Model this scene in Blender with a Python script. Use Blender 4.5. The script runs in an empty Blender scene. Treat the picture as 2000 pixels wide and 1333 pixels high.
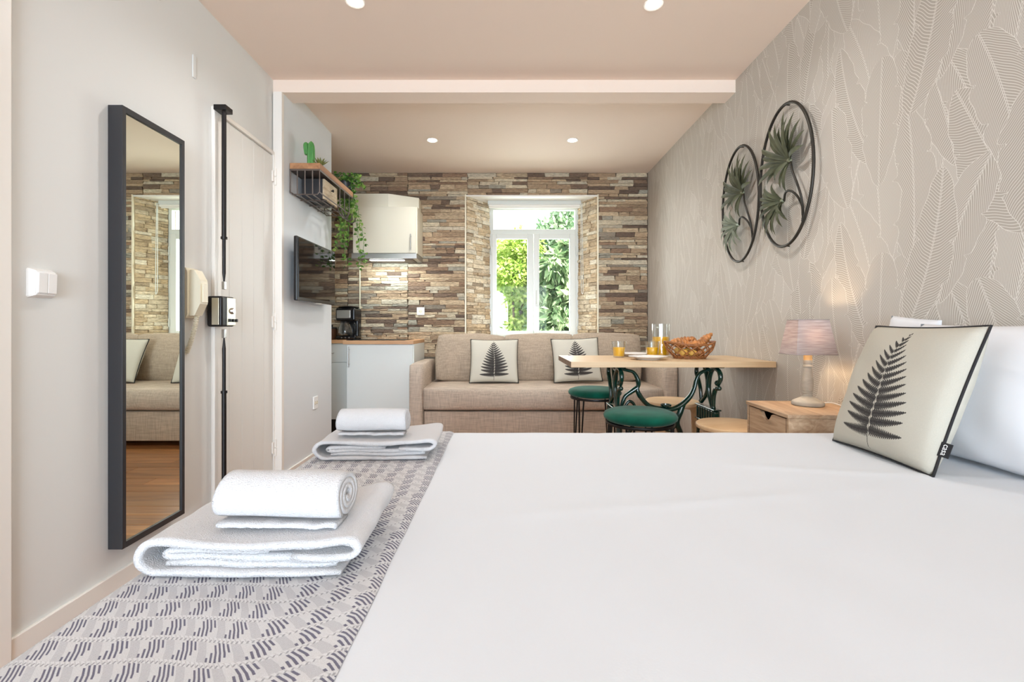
import bpy, bmesh, math, random
import numpy as np
from mathutils import Vector, Matrix, noise

random.seed(7)
rng = np.random.default_rng(7)
SC = bpy.context.scene
COL = SC.collection
R = math.radians
# everything below is laid out in survey units (eye level 1.04, floor -0.11); the whole
# place is brought to metres in one step at the very end
S, FZ = 0.86, -0.11

# ------------------------------------------------------------------ camera, world, lights
cam = bpy.data.objects.new('camera', bpy.data.cameras.new('camera'))
COL.objects.link(cam)
cam.location = (0, 0, 1.04)
cam.rotation_euler = (R(90), 0, 0)
cam.data.sensor_width = 36
cam.data.lens = 36 * 889 / 2000
cam.data.shift_x = 15 / 2000
cam.data.shift_y = -26.5 / 2000
cam.data.clip_start = 0.03
SC.camera = cam
SC.view_settings.view_transform = 'Standard'
SC.view_settings.look = 'None'
SC.view_settings.gamma = 1
SC.view_settings.use_curve_mapping = False
SC.view_settings.exposure = 0.88
SC.cycles.max_bounces = 12
SC.cycles.diffuse_bounces = 8
SC.cycles.transparent_max_bounces = 24
SC.cycles.caustics_reflective = False
SC.cycles.caustics_refractive = False
SC.cycles.sample_clamp_indirect = 6
world = bpy.data.worlds.new('world')
SC.world = world
world.use_nodes = True
bg = world.node_tree.nodes['Background']
bg.inputs['Color'].default_value = (0.93, 0.97, 1.0, 1)
bg.inputs['Strength'].default_value = 2.4


def light(name, typ, loc, energy, color, rot=(0, 0, 0), **kw):
    d = bpy.data.lights.new(name, typ)
    d.energy = energy
    d.color = color
    for k, v in kw.items():
        setattr(d, k, v)
    o = bpy.data.objects.new(name, d)
    o.location = loc
    o.rotation_euler = rot
    COL.objects.link(o)
    return o


light('sun', 'SUN', (0, -3, 9), 15.0, (1.0, 0.95, 0.84), (R(42), 0, R(62)), angle=R(0.6))
# daylight through the tall window of the rear wall, behind the camera
light('rear_window_light', 'AREA', (0.1, -4.42, 1.3), 132, (0.66, 0.83, 1.0), (R(90), 0, 0),
      shape='RECTANGLE', size=2.7, size_y=2.3)
# daylight entering by the kitchen window
light('kitchen_window_light', 'AREA', (0.366, 5.8, 1.75), 18, (0.93, 0.97, 1.0), (R(-90), 0, 0),
      shape='RECTANGLE', size=1.0, size_y=1.5)

# ------------------------------------------------------------------ helpers
def lin(c):
    return tuple(((v / 255) / 12.92 if v / 255 <= 0.04045 else ((v / 255 + 0.055) / 1.055) ** 2.4) for v in c)


def new_mat(name):
    m = bpy.data.materials.new(name)
    m.use_nodes = True
    nt = m.node_tree
    return m, nt, nt.nodes['Principled BSDF']


def N(nt, typ, **kw):
    n = nt.nodes.new(typ)
    for k, v in kw.items():
        if k in n.inputs.keys():
            n.inputs[k].default_value = v
        else:
            setattr(n, k, v)
    return n


def coords(nt, scale=(1, 1, 1), space='Object', rot=(0, 0, 0)):
    tc = N(nt, 'ShaderNodeTexCoord')
    mp = N(nt, 'ShaderNodeMapping')
    mp.inputs['Scale'].default_value = scale
    mp.inputs['Rotation'].default_value = rot
    nt.links.new(tc.outputs[space], mp.inputs['Vector'])
    return mp.outputs['Vector']


def ramp(nt, fac, stops):
    r = N(nt, 'ShaderNodeValToRGB')
    e = r.color_ramp.elements
    while len(e) < len(stops):
        e.new(0.5)
    for i, (p, c) in enumerate(stops):
        e[i].position = p
        e[i].color = (*c, 1)
    nt.links.new(fac, r.inputs['Fac'])
    return r.outputs['Color']


def bump(nt, b, height, strength, dist=0.002):
    bp = N(nt, 'ShaderNodeBump')
    bp.inputs['Strength'].default_value = strength
    bp.inputs['Distance'].default_value = dist
    nt.links.new(height, bp.inputs['Height'])
    nt.links.new(bp.outputs['Normal'], b.inputs['Normal'])


def mat(name, rgb, rough=0.5, metal=0.0, var=0.0, vscale=(6, 6, 6), bmp=0.0, bscale=(200, 200, 200), dist=0.002, coat=0.0, spec=None, sheen=0.0):
    """plain or softly mottled material"""
    m, nt, b = new_mat(name)
    c = lin(rgb)
    b.inputs['Base Color'].default_value = (*c, 1)
    b.inputs['Roughness'].default_value = rough
    b.inputs['Metallic'].default_value = metal
    b.inputs['Coat Weight'].default_value = coat
    b.inputs['Sheen Weight'].default_value = sheen
    if spec is not None:
        b.inputs['Specular IOR Level'].default_value = spec
    if var:
        n = N(nt, 'ShaderNodeTexNoise', Scale=1.0, Detail=5.0)
        nt.links.new(coords(nt, vscale), n.inputs['Vector'])
        lo = tuple(v * (1 - var) for v in c)
        hi = tuple(min(1, v * (1 + var)) for v in c)
        nt.links.new(ramp(nt, n.outputs['Fac'], [(0.3, lo), (0.7, hi)]), b.inputs['Base Color'])
    if bmp:
        n = N(nt, 'ShaderNodeTexNoise', Scale=1.0, Detail=3.0)
        nt.links.new(coords(nt, bscale), n.inputs['Vector'])
        bump(nt, b, n.outputs['Fac'], bmp, dist)
    return m


def weave(name, rgb, amt=0.22, f=260, rough=0.95):
    """linen: threads of slightly different tone crossing each other"""
    m, nt, b = new_mat(name)
    c = lin(rgb)
    b.inputs['Roughness'].default_value = rough
    b.inputs['Specular IOR Level'].default_value = 0.15
    a1 = N(nt, 'ShaderNodeTexNoise', Scale=1.0, Detail=2.0)
    a2 = N(nt, 'ShaderNodeTexNoise', Scale=1.0, Detail=2.0)
    nt.links.new(coords(nt, (f, f, f * .06)), a1.inputs['Vector'])
    nt.links.new(coords(nt, (f * .06, f * .25, f)), a2.inputs['Vector'])
    ad = N(nt, 'ShaderNodeMath', operation='ADD')
    nt.links.new(a1.outputs['Fac'], ad.inputs[0])
    nt.links.new(a2.outputs['Fac'], ad.inputs[1])
    hf = N(nt, 'ShaderNodeMath', operation='MULTIPLY')
    hf.inputs[1].default_value = 0.5
    nt.links.new(ad.outputs[0], hf.inputs[0])
    nt.links.new(ramp(nt, hf.outputs[0], [(0.36, tuple(v * (1 - amt) for v in c)), (0.64, tuple(min(1, v * (1 + amt)) for v in c))]), b.inputs['Base Color'])
    bump(nt, b, hf.outputs[0], 0.35, 0.001)
    return m


def wood(name, stops, scale=(1.2, 14, 14), rough=0.5, bmp=0.1, coat=0.0, attr=False, dist=0.9):
    m, nt, b = new_mat(name)
    v = coords(nt, scale)
    n = N(nt, 'ShaderNodeTexNoise', Scale=1.0, Detail=6.0, Roughness=0.6, Distortion=dist)
    if attr:
        oi = N(nt, 'ShaderNodeObjectInfo')
        va = N(nt, 'ShaderNodeVectorMath', operation='ADD')
        sc = N(nt, 'ShaderNodeVectorMath', operation='SCALE')
        cb = N(nt, 'ShaderNodeCombineXYZ')
        for i in range(3):
            nt.links.new(oi.outputs['Random'], cb.inputs[i])
        nt.links.new(cb.outputs[0], sc.inputs[0])
        sc.inputs['Scale'].default_value = 37.0
        nt.links.new(v, va.inputs[0])
        nt.links.new(sc.outputs[0], va.inputs[1])
        v = va.outputs[0]
    nt.links.new(v, n.inputs['Vector'])
    col = ramp(nt, n.outputs['Fac'], stops)
    if attr:
        hs = N(nt, 'ShaderNodeHueSaturation')
        mr = N(nt, 'ShaderNodeMapRange')
        mr.inputs['To Min'].default_value = 0.7
        mr.inputs['To Max'].default_value = 1.25
        nt.links.new(oi.outputs['Random'], mr.inputs['Value'])
        nt.links.new(mr.outputs[0], hs.inputs['Value'])
        nt.links.new(col, hs.inputs['Color'])
        col = hs.outputs[0]
    nt.links.new(col, b.inputs['Base Color'])
    b.inputs['Roughness'].default_value = rough
    b.inputs['Coat Weight'].default_value = coat
    b.inputs['Coat Roughness'].default_value = 0.12
    bump(nt, b, n.outputs['Fac'], bmp, 0.002)
    return m


def glass_mat(name, tint=(1, 1, 1), rmin=0.04):
    m, nt, b = new_mat(name)
    nt.nodes.remove(b)
    out = nt.nodes['Material Output']
    t = N(nt, 'ShaderNodeBsdfTransparent')
    t.inputs['Color'].default_value = (*tint, 1)
    g = N(nt, 'ShaderNodeBsdfGlossy')
    g.inputs['Roughness'].default_value = 0.01
    lw = N(nt, 'ShaderNodeLayerWeight')
    lw.inputs['Blend'].default_value = 0.25
    mr = N(nt, 'ShaderNodeMapRange')
    mr.inputs['To Min'].default_value = rmin
    mr.inputs['To Max'].default_value = 0.7
    nt.links.new(lw.outputs['Facing'], mr.inputs['Value'])
    mx = N(nt, 'ShaderNodeMixShader')
    nt.links.new(mr.outputs[0], mx.inputs[0])
    nt.links.new(t.outputs[0], mx.inputs[1])
    nt.links.new(g.outputs[0], mx.inputs[2])
    nt.links.new(mx.outputs[0], out.inputs['Surface'])
    return m


def emit(name, rgb, strength):
    m, nt, b = new_mat(name)
    b.inputs['Base Color'].default_value = (0.8, 0.8, 0.8, 1)
    b.inputs['Emission Color'].default_value = (*rgb, 1)
    b.inputs['Emission Strength'].default_value = strength
    return m


def image(name, arr):
    """packed image from an (h, w, 3) sRGB 0..1 array, row 0 at the bottom"""
    h, w = arr.shape[:2]
    im = bpy.data.images.new(name, w, h)
    px = np.ones((h, w, 4), np.float32)
    px[..., :3] = arr
    im.pixels.foreach_set(px.ravel())
    im.update()
    im.pack()
    return im


def image_mat(name, im, rough=0.9, bmp=0.0, dist=0.001, spec=0.3, weave_f=0):
    m, nt, b = new_mat(name)
    tc = N(nt, 'ShaderNodeTexCoord')
    t = N(nt, 'ShaderNodeTexImage')
    t.image = im
    nt.links.new(tc.outputs['UV'], t.inputs['Vector'])
    nt.links.new(t.outputs['Color'], b.inputs['Base Color'])
    b.inputs['Roughness'].default_value = rough
    b.inputs['Specular IOR Level'].default_value = spec
    if bmp:
        bump(nt, b, t.outputs['Color'], bmp, dist)
    elif weave_f:
        n = N(nt, 'ShaderNodeTexNoise', Scale=float(weave_f), Detail=2.0)
        nt.links.new(tc.outputs['Object'], n.inputs['Vector'])
        bump(nt, b, n.outputs['Fac'], 0.25, 0.001)
    return m


# --- geometry
def box(bm, c, s, bev=0.0, seg=2, rot=None, mi=0):
    r = bmesh.ops.create_cube(bm, size=1.0)
    vs = r['verts']
    M = Matrix.Translation(c) @ (rot.to_4x4() if rot else Matrix.Identity(4)) @ Matrix.Diagonal((*s, 1))
    bmesh.ops.transform(bm, matrix=M, verts=vs)
    if bev:
        es = list({e for v in vs for e in v.link_edges})
        rr = bmesh.ops.bevel(bm, geom=es, offset=min(bev, min(s) * .49), segments=seg, profile=0.5, affect='EDGES')
        if mi:
            for f in rr['faces']:
                f.material_index = mi
    if mi:
        for v in vs:
            if v.is_valid:
                for f in v.link_faces:
                    f.material_index = mi
    return bm


def bx(bm, x0, x1, y0, y1, z0, z1, bev=0.0, seg=2):
    return box(bm, ((x0 + x1) / 2, (y0 + y1) / 2, (z0 + z1) / 2), (abs(x1 - x0), abs(y1 - y0), abs(z1 - z0)), bev, seg)


def smooth_path(pts, n=6, closed=False):
    """Catmull-Rom through the points"""
    P = [Vector(p) for p in pts]
    L = len(P)
    out = []
    rngi = range(L if closed else L - 1)
    for i in rngi:
        p0 = P[(i - 1) % L] if closed or i > 0 else P[0] * 2 - P[1]
        p1, p2 = P[i], P[(i + 1) % L]
        p3 = P[(i + 2) % L] if closed or i + 2 < L else P[-1] * 2 - P[-2]
        for k in range(n):
            t = k / n
            out.append(0.5 * ((2 * p1) + (p2 - p0) * t + (2 * p0 - 5 * p1 + 4 * p2 - p3) * t * t + (3 * p1 - p0 - 3 * p2 + p3) * t ** 3))
    if not closed:
        out.append(P[-1])
    return out


def tube(bm, pts, r, seg=8, closed=False, sm=0, cap=True, flat=1.0):
    """sweep a circle; r may be a number or a list per point"""
    P = smooth_path(pts, sm, closed) if sm else [Vector(p) for p in pts]
    n = len(P)
    if isinstance(r, (int, float)):
        rr = [r] * n
    else:
        m = len(r)
        rr = [r[min(m - 1, int(i * (m - 1) / max(1, n - 1)))] * (1 - ((i * (m - 1) / max(1, n - 1)) % 1)) + r[min(m - 1, int(i * (m - 1) / max(1, n - 1)) + 1)] * ((i * (m - 1) / max(1, n - 1)) % 1) for i in range(n)]
    rings = []
    up = None
    for i in range(n):
        a = P[(i - 1) % n] if (closed or i > 0) else P[i]
        b = P[(i + 1) % n] if (closed or i < n - 1) else P[i]
        d = (b - a)
        if d.length < 1e-9:
            d = Vector((0, 0, 1))
        d.normalize()
        if up is None:
            up = Vector((0, 0, 1)) if abs(d.z) < 0.9 else Vector((1, 0, 0))
        s = d.cross(up)
        if s.length < 1e-6:
            s = d.orthogonal()
        s.normalize()
        up = s.cross(d).normalized()
        rings.append([bm.verts.new(P[i] + s * math.cos(2 * math.pi * k / seg) * rr[i] + up * math.sin(2 * math.pi * k / seg) * rr[i] * flat) for k in range(seg)])
    for i in range(n if closed else n - 1):
        A, B = rings[i], rings[(i + 1) % n]
        for k in range(seg):
            bm.faces.new((A[k], A[(k + 1) % seg], B[(k + 1) % seg], B[k]))
    if cap and not closed:
        bm.faces.new(list(reversed(rings[0])))
        bm.faces.new(rings[-1])
    return bm


def lathe(bm, prof, c=(0, 0, 0), seg=32, sx=1.0, sy=1.0, axis='Z'):
    """prof: (radius, height) pairs"""
    def pt(r, h, a):
        x, y = r * math.cos(a) * sx, r * math.sin(a) * sy
        if axis == 'Z':
            v = (x, y, h)
        elif axis == 'X':
            v = (h, x, y)
        else:
            v = (x, h, y)
        return Vector(v) + Vector(c)
    rings = []
    for r, h in prof:
        if r < 1e-6:
            rings.append([bm.verts.new(pt(0, h, 0))])
        else:
            rings.append([bm.verts.new(pt(r, h, 2 * math.pi * k / seg)) for k in range(seg)])
    for A, B in zip(rings[:-1], rings[1:]):
        for k in range(seg):
            a = A[k % len(A)], A[(k + 1) % len(A)]
            b = B[k % len(B)], B[(k + 1) % len(B)]
            f = [a[0]] + ([a[1]] if a[1] is not a[0] else []) + ([b[1]] if b[1] is not b[0] else []) + [b[0]]
            if len(f) >= 3:
                bm.faces.new(f)
    return bm


def prism(bm, poly, z0, z1, axis='Z'):
    def p(u, v, w):
        return (u, v, w) if axis == 'Z' else ((w, u, v) if axis == 'X' else (u, w, v))
    A = [bm.verts.new(p(u, v, z0)) for u, v in poly]
    B = [bm.verts.new(p(u, v, z1)) for u, v in poly]
    bm.faces.new(list(reversed(A)))
    bm.faces.new(B)
    n = len(poly)
    for i in range(n):
        bm.faces.new((A[i], A[(i + 1) % n], B[(i + 1) % n], B[i]))
    return bm


def obj(name, bm, m, parent=None, smooth=50, kind=None, label=None, recalc=True):
    if recalc:
        bmesh.ops.recalc_face_normals(bm, faces=bm.faces)
    me = bpy.data.meshes.new(name)
    bm.to_mesh(me)
    bm.free()
    for mm in (m if isinstance(m, (list, tuple)) else [m]):
        me.materials.append(mm)
    if smooth:
        me.polygons.foreach_set('use_smooth', [True] * len(me.polygons))
        if smooth < 180:
            me.set_sharp_from_angle(angle=R(smooth))
    o = bpy.data.objects.new(name, me)
    COL.objects.link(o)
    if 0 < smooth < 180:
        wn = o.modifiers.new('weighted_normal', 'WEIGHTED_NORMAL')
        wn.keep_sharp = True
    if parent:
        o.parent = parent
    if kind:
        o['kind'] = kind
    if label:
        o['label'] = label
    return o


def tag(o, label, cat, group=None):
    o['label'] = label
    o['category'] = cat
    if group:
        o['group'] = group
    return o


def thing(name, label, cat, loc=(0, 0, 0), rz=0, group=None):
    o = bpy.data.objects.new(name, None)
    o.empty_display_size = 0.05
    o.location = loc
    o.rotation_euler = (0, 0, rz)
    COL.objects.link(o)
    return tag(o, label, cat, group)


def struct(name, bm, m, smooth=0):
    return obj(name, bm, m, None, smooth, 'structure')


def dup(root, loc, rz, label, group=None):
    kids = {}
    for o in bpy.data.objects:
        if o.parent:
            kids.setdefault(o.parent, []).append(o)

    def cp(o, parent):
        c = o.copy()
        COL.objects.link(c)
        c.parent = parent
        for k in kids.get(o, []):
            cp(k, c)
        return c
    r = cp(root, None)
    r.location = loc
    r.rotation_euler = (0, 0, rz)
    r['label'] = label
    if group:
        r['group'] = group
    return r


def B():
    return bmesh.new()


def grid(bm, nx, ny, f, uvf=None, close=False):
    """surface f(u, v), u and v in 0..1; uvf gives texture coordinates"""
    V = [[bm.verts.new(f(i / nx, j / ny)) for i in range(nx + 1)] for j in range(ny + 1)]
    uv = bm.loops.layers.uv.verify()
    for j in range(ny):
        for i in range(nx):
            fc = bm.faces.new((V[j][i], V[j][i + 1], V[j + 1][i + 1], V[j + 1][i]))
            if uvf:
                for l, (a, b) in zip(fc.loops, ((i, j), (i + 1, j), (i + 1, j + 1), (i, j + 1))):
                    l[uv].uv = uvf(a / nx, b / ny)
    return V


def ribbon(bm, path, th, length, nseg, deform, axis='Y', ):
    """thick cloth strip: a path in the cross-section plane swept along its axis"""
    P = [Vector((p[0], p[1])) for p in path]
    n = len(P)
    L, Rr = [], []
    for i in range(n):
        d = P[min(n - 1, i + 1)] - P[max(0, i - 1)]
        d.normalize()
        nrm = Vector((-d.y, d.x))
        e = min(i, n - 1 - i)
        k = th / 2 * (0.55 if e == 0 else (0.9 if e == 1 else 1))
        L.append(P[i] + nrm * k)
        Rr.append(P[i] - nrm * k)
    ring = L + list(reversed(Rr))
    m = len(ring)
    rows = []
    for j in range(nseg + 1):
        t = j / nseg
        rows.append([bm.verts.new(deform(p.x, p.y, t)) for p in ring])
    for j in range(nseg):
        for k in range(m):
            bm.faces.new((rows[j][k], rows[j][(k + 1) % m], rows[j + 1][(k + 1) % m], rows[j + 1][k]))
    for row, flip in ((rows[0], False), (rows[-1], True)):
        for i in range(n - 1):
            q = (row[i], row[i + 1], row[m - 2 - i], row[m - 1 - i])
            bm.faces.new(q if flip else tuple(reversed(q)))
    return bm


# ------------------------------------------------------------------ printed images
def leaf_wallpaper():
    """banana-leaf line print, one repeat, drawn leaf over leaf"""
    W, H, PX = 1.26, 0.86, 1150
    w, h = int(W * PX), int(H * PX)
    base = np.array([174, 167, 157]) / 255.
    line = np.array([222, 219, 212]) / 255.
    ink = np.zeros((h, w), np.float32)
    yy, xx = np.mgrid[0:h, 0:w].astype(np.float32) / PX
    r = np.random.default_rng(12)
    cols, rows_ = 8, 4
    leaves = []
    for i in range(cols):
        for j in range(rows_):
            leaves.append(((i + .5 + (j % 2) * .5 + r.uniform(-.2, .2)) * W / cols, (j + .5 + (i % 2) * .4 + r.uniform(-.15, .15)) * H / rows_,
                           r.uniform(-24, 24) + 180 * (r.random() < .55), r.uniform(.50, .74), r.uniform(.085, .125), r.choice([.5, .7, 1.0, 1.7, 2.6]), r.uniform(-.25, .25), r.uniform(0, 9)))
    r.shuffle(leaves)
    for cx, cy, ang, L, hw, k, bend, ph in leaves:
        for ox in (-W, 0, W):
            for oy in (-H, 0, H):
                px, py = cx + ox, cy + oy
                rad = L * .62
                i0, i1 = int(max(0, (px - rad) * PX)), int(min(w, (px + rad) * PX))
                j0, j1 = int(max(0, (py - rad) * PX)), int(min(h, (py + rad) * PX))
                if i1 - i0 < 2 or j1 - j0 < 2:
                    continue
                X = xx[j0:j1, i0:i1] - px
                Y = yy[j0:j1, i0:i1] - py
                a = math.radians(ang)
                u = X * math.sin(a) + Y * math.cos(a)           # along the rib
                v = X * math.cos(a) - Y * math.sin(a)
                t = u / L + .5
                v = v - bend * L * (t - .5) ** 2 + bend * L * .08
                tc_ = np.clip(t, 0.0001, .9999)
                wd = hw * (np.sin(np.pi * tc_ ** .8) ** .55) * (1 + .05 * np.sin(u * 34 + ph) + .035 * np.sin(u * 71 + ph * 2))
                # a torn notch or two
                for q in (.33, .6):
                    wd = wd * (1 - .22 * np.exp(-((tc_ - q - .05 * math.sin(ph)) / .012) ** 2))
                av = np.abs(v)
                ins = (t > 0) & (t < 1) & (av < wd)
                lw = .0019
                sp = .0122 if k < 1.5 else .018
                g = u - k * av - .55 * k * av * av / hw + .0025 * np.sin(av * 90 + ph + u * 13)
                d = np.abs((g / sp + ph) % 1 - .5) * sp / math.sqrt(1 + k * k)
                a1 = np.clip(1.2 - d / lw * 1.1, 0, 1) * .95
                rib = np.clip(1.5 - np.abs(av - .0024) / .0010, 0, 1) * .9
                edge = np.clip(1.7 - (wd - av) / .0016, 0, 1)
                kk = np.maximum(np.maximum(a1, rib), edge)
                sub = ink[j0:j1, i0:i1]
                sub[ins] = kk[ins]
                ink[j0:j1, i0:i1] = sub
    return base + (line - base) * ink[..., None], W, H


def fern_print(n=640, bent=False, fat=1.0, back=(206, 203, 190)):
    cream = np.array(back) / 255.
    dark = np.array([52, 50, 50]) / 255.
    ink = np.zeros((n, n), np.float32)
    yy, xx = np.mgrid[0:n, 0:n].astype(np.float32) / n
    r = np.random.default_rng(3)
    speck = r.random((n, n)).astype(np.float32)

    def stem(t):
        b = .07 * max(0, t - .75) ** 1.3 * 6 if bent else 0
        return .5 + b + (.012 * math.sin(t * 5)), .07 + .86 * t
    K = 15
    for i in range(K):
        t = .10 + .86 * (i / (K - 1)) ** .93
        sx, sy = stem(t)
        s = (i / (K - 1))
        Lp = .30 * (1 - s) ** .85 * (1.0 if i > 1 else .92) + .018
        for sd in (-1, 1):
            ang = math.radians(-4 + 44 * s if i else -8)
            X = (xx - sx) * sd
            Y = yy - sy - (.006 if sd > 0 else -.004)
            u = X * math.cos(ang) + Y * math.sin(ang)
            v = -X * math.sin(ang) + Y * math.cos(ang)
            q = np.clip(u / Lp, 0, 1)
            v = v - .16 * Lp * q * q
            wid = (.041 * (1 - s) + .010) * fat * (np.clip(q * 18, 0, 1)) * (1 - q) ** .55
            saw = np.abs(((u / .017) % 1) - .15)
            wid = wid * (1 - .62 * saw * (s < .85))
            m = (u > .004) & (u < Lp) & (np.abs(v) < wid)
            tone = .80 + .2 * (speck > .25)
            tone = tone - .45 * (np.abs(((u / .0125 + v * 25) % 1) - .5) < .09) * (np.abs(v) > wid * .25)
            ink[m] = np.maximum(ink[m], tone[m])
    for k in range(400):
        t = k / 400 * 1.04 - .05
        sx, sy = stem(t)
        rad = .0035 if t < .1 else .002
        i, j = int(sx * n), int(sy * n)
        q = max(1, int(rad * n))
        ink[max(0, j - q):j + q, i - q:i + q] = .95
    bgn = 1 + (r.random((n, n, 1)) - .5) * .05
    return cream * bgn * (1 - ink[..., None]) + dark * ink[..., None]


def throw_weave():
    G, P, pm = .047, .045, 2600
    ng, nr = 5, 5
    w, h = int(G * ng * pm), int(P * nr * pm)
    yy, xx = np.mgrid[0:h, 0:w].astype(np.float32) / pm
    gx, ry = xx / G, yy / P
    row = np.floor(ry)
    fy = ry - row
    r = np.random.default_rng(5)
    white, grey, dark = [np.array(c) / 255. for c in ((209, 210, 212), (180, 181, 186), (110, 109, 125))]
    band = (fy > .16) & (fy < .95)
    by = np.clip((fy - .16) / .79, 0, 1)
    out = np.ones((h, w, 3), np.float32) * white
    # pale diagonal stitches in the light stripe
    st = ((xx * 160 + yy * 150) % 1) < .35
    out[st & ~band] = white * .93
    out[band] = grey
    st2 = ((xx * 150 - yy * 330) % 1) < .45
    out[st2 & band] = white * .95
    chev = (np.abs(by - .5)) * .0030
    sx = (gx * 8 + (chev + .62 * fy * P) / G * 8 + row * .37)
    k = np.floor(sx) % 8
    fx = sx - np.floor(sx)
    lo = np.select([k == 0, k == 1, k == 2, k == 3, k == 4, k == 5], [.02, .0, .0, .05, .28, .55], 2)
    hi = np.select([k == 0, k == 1, k == 2, k == 3, k == 4, k == 5], [.22, .48, .88, 1.0, 1.0, .98], -1)
    m = band & (fx < .46) & (by > lo) & (by < hi)
    m0 = band & (k < 6)
    out[m0 & ~m] = white * .97
    out[m] = dark
    m2 = (~band) & (((xx * 160) % 1) < .35) & ((fy > .94) | (fy < .06))
    out[m2] = grey * .9
    out *= (1 + (r.random((h, w, 1)) - .5) * .10)
    return np.clip(out, 0, 1), G * ng, P * nr


# ------------------------------------------------------------------ materials
PAPER, PW, PH = leaf_wallpaper()
M_paper = image_mat('leaf_wallpaper', image('leaf_wallpaper', PAPER), 0.85, 0.15, 0.0006)
M_wall = mat('painted_plaster', (221, 222, 219), 0.7, bmp=0.05, bscale=(60, 60, 60))
M_wallk = mat('cool_plaster', (219, 224, 227), 0.7, bmp=0.05, bscale=(60, 60, 60))
M_ceil = mat('ceiling_paint', (235, 219, 205), 0.85)
M_trim = mat('white_gloss_paint', (235, 231, 224), 0.35)
M_door = mat('door_paint', (224, 223, 218), 0.45)
M_dark = mat('black_frame_lacquer', (42, 42, 45), 0.42)
M_black = mat('black_metal', (30, 27, 27), 0.38, 0.4)
M_mirror = mat('mirror_silver', (236, 240, 230), 0.0, 1.0)
M_steel = mat('brushed_steel', (190, 188, 184), 0.3, 1.0, bmp=.1, bscale=(3, 300, 300))
M_brass = mat('pale_steel', (205, 200, 180), 0.3, 0.75)
M_pvc = mat('white_window_plastic', (214, 217, 212), 0.3)
M_cabinetw = mat('cream_cabinet_lacquer', (226, 222, 204), 0.3)
M_cabinet = mat('white_cabinet_lacquer', (224, 229, 227), 0.3)
M_sheet = mat('white_cotton', (213, 218, 224), 0.9, bmp=.15, bscale=(300, 300, 300), dist=.0006, spec=.2)
M_pillow = mat('white_pillowcase', (222, 224, 228), 0.9, spec=.2)
M_towel = mat('white_terry', (212, 212, 214), 1.0, bmp=1.0, bscale=(420, 420, 420), dist=.003, spec=.05, sheen=.08)
TH, TW_, TH_ = throw_weave()
M_throw = image_mat('woven_throw', image('woven_throw', TH), 0.95, 0.6, 0.002, .1)
M_fern = image_mat('fern_print', image('fern_print', fern_print(fat=1.3)), .95, weave_f=300, spec=.15)
M_fernb = image_mat('fern_print_bent', image('fern_print_bent', fern_print(800, True, 1.0, (184, 180, 168))), .95, weave_f=300, spec=.15)
M_piping = mat('black_piping', (26, 25, 28), .8)
M_sofa = weave('taupe_linen', (192, 178, 163), .2, 150)
M_sofac = weave('taupe_linen_cushion', (176, 160, 142), .2, 150)
M_beech = wood('beech_counter', [(.3, lin((186, 138, 98))), (.7, lin((214, 172, 128)))], (1.5, 22, 22), .4)
M_table = wood('pale_oiled_wood', [(.25, lin((196, 163, 124))), (.75, lin((222, 196, 158)))], (1.5, 18, 30), .45)
M_tableend = wood('end_grain', [(.3, lin((96, 74, 58))), (.7, lin((150, 122, 96)))], (1, 60, 14), .6)
M_stool = wood('birch_stool', [(.3, lin((214, 178, 134))), (.7, lin((232, 203, 164)))], (2, 16, 16), .45)
M_night = wood('sonoma_oak', [(.25, lin((146, 118, 92))), (.5, lin((182, 152, 122))), (.75, lin((206, 180, 150)))], (18, 2.0, 30), .5, dist=1.6)
M_floor = wood('pine_floorboards', [(.2, lin((96, 54, 28))), (.45, lin((150, 100, 60))), (.8, lin((192, 138, 88)))], (1.3, 16, 16), .28, .12, .35, True)
M_green = mat('green_enamel', (4, 48, 39), 0.16, 0.0, coat=.6)
M_velvet = mat('green_velvet', (4, 84, 66), 0.85, var=.35, vscale=(7, 9, 7), sheen=.15, spec=.15, bmp=.2, bscale=(400, 400, 400))
M_palm = mat('palm_metal_green', (110, 114, 88), 0.5, 0.0, var=.35, vscale=(10, 10, 10))
M_palm_lit = mat('palm_metal_lit', (158, 166, 146), 0.5, 0.0, var=.2, vscale=(10, 10, 10))  # paler copy of the palm green, reflected light put into the colour
M_ring = mat('dark_bronze', (50, 46, 40), 0.45, 0.5)
M_shelfwood = wood('reclaimed_board', [(.25, lin((132, 88, 56))), (.75, lin((190, 142, 100)))], (14, 1.5, 20), .6)
M_crate = wood('whitewashed_crate', [(.3, lin((150, 132, 106))), (.7, lin((212, 198, 170)))], (30, 4, 30), .8)
M_wire = mat('grey_steel_wire', (104, 94, 88), 0.45, 0.6)
M_cactus = mat('cactus_green', (86, 150, 78), 0.5, var=.2, vscale=(30, 30, 8))
M_succ = mat('succulent_olive', (110, 116, 58), 0.6, var=.3, vscale=(30, 30, 30))
M_vine = mat('vine_leaf', (84, 134, 50), 0.45, var=.45, vscale=(35, 35, 35))
M_plastic = mat('white_plastic', (236, 236, 234), 0.3)
M_ivory = mat('ivory_plastic', (228, 220, 196), 0.35)
M_blackpl = mat('black_plastic', (18, 18, 20), 0.22)
M_screen = mat('tv_glass', (9, 9, 11), 0.05, spec=.5)
M_glass = glass_mat('clear_glass', (0.97, 0.98, 0.97), .05)
M_pane = glass_mat('window_pane', (0.98, 1, 0.99), .003)
M_juice = mat('orange_juice', (255, 190, 6), 0.35)
M_china = mat('white_china', (240, 238, 234), 0.15)
M_wicker = mat('wicker', (150, 96, 52), 0.5, var=.3, vscale=(60, 60, 60))
M_crust = mat('baked_crust', (172, 112, 60), 0.5, var=.6, vscale=(36, 36, 36), bmp=.4, bscale=(90, 90, 90))
M_roll = mat('golden_roll', (206, 160, 74), 0.6, var=.25, vscale=(30, 30, 30))
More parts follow.
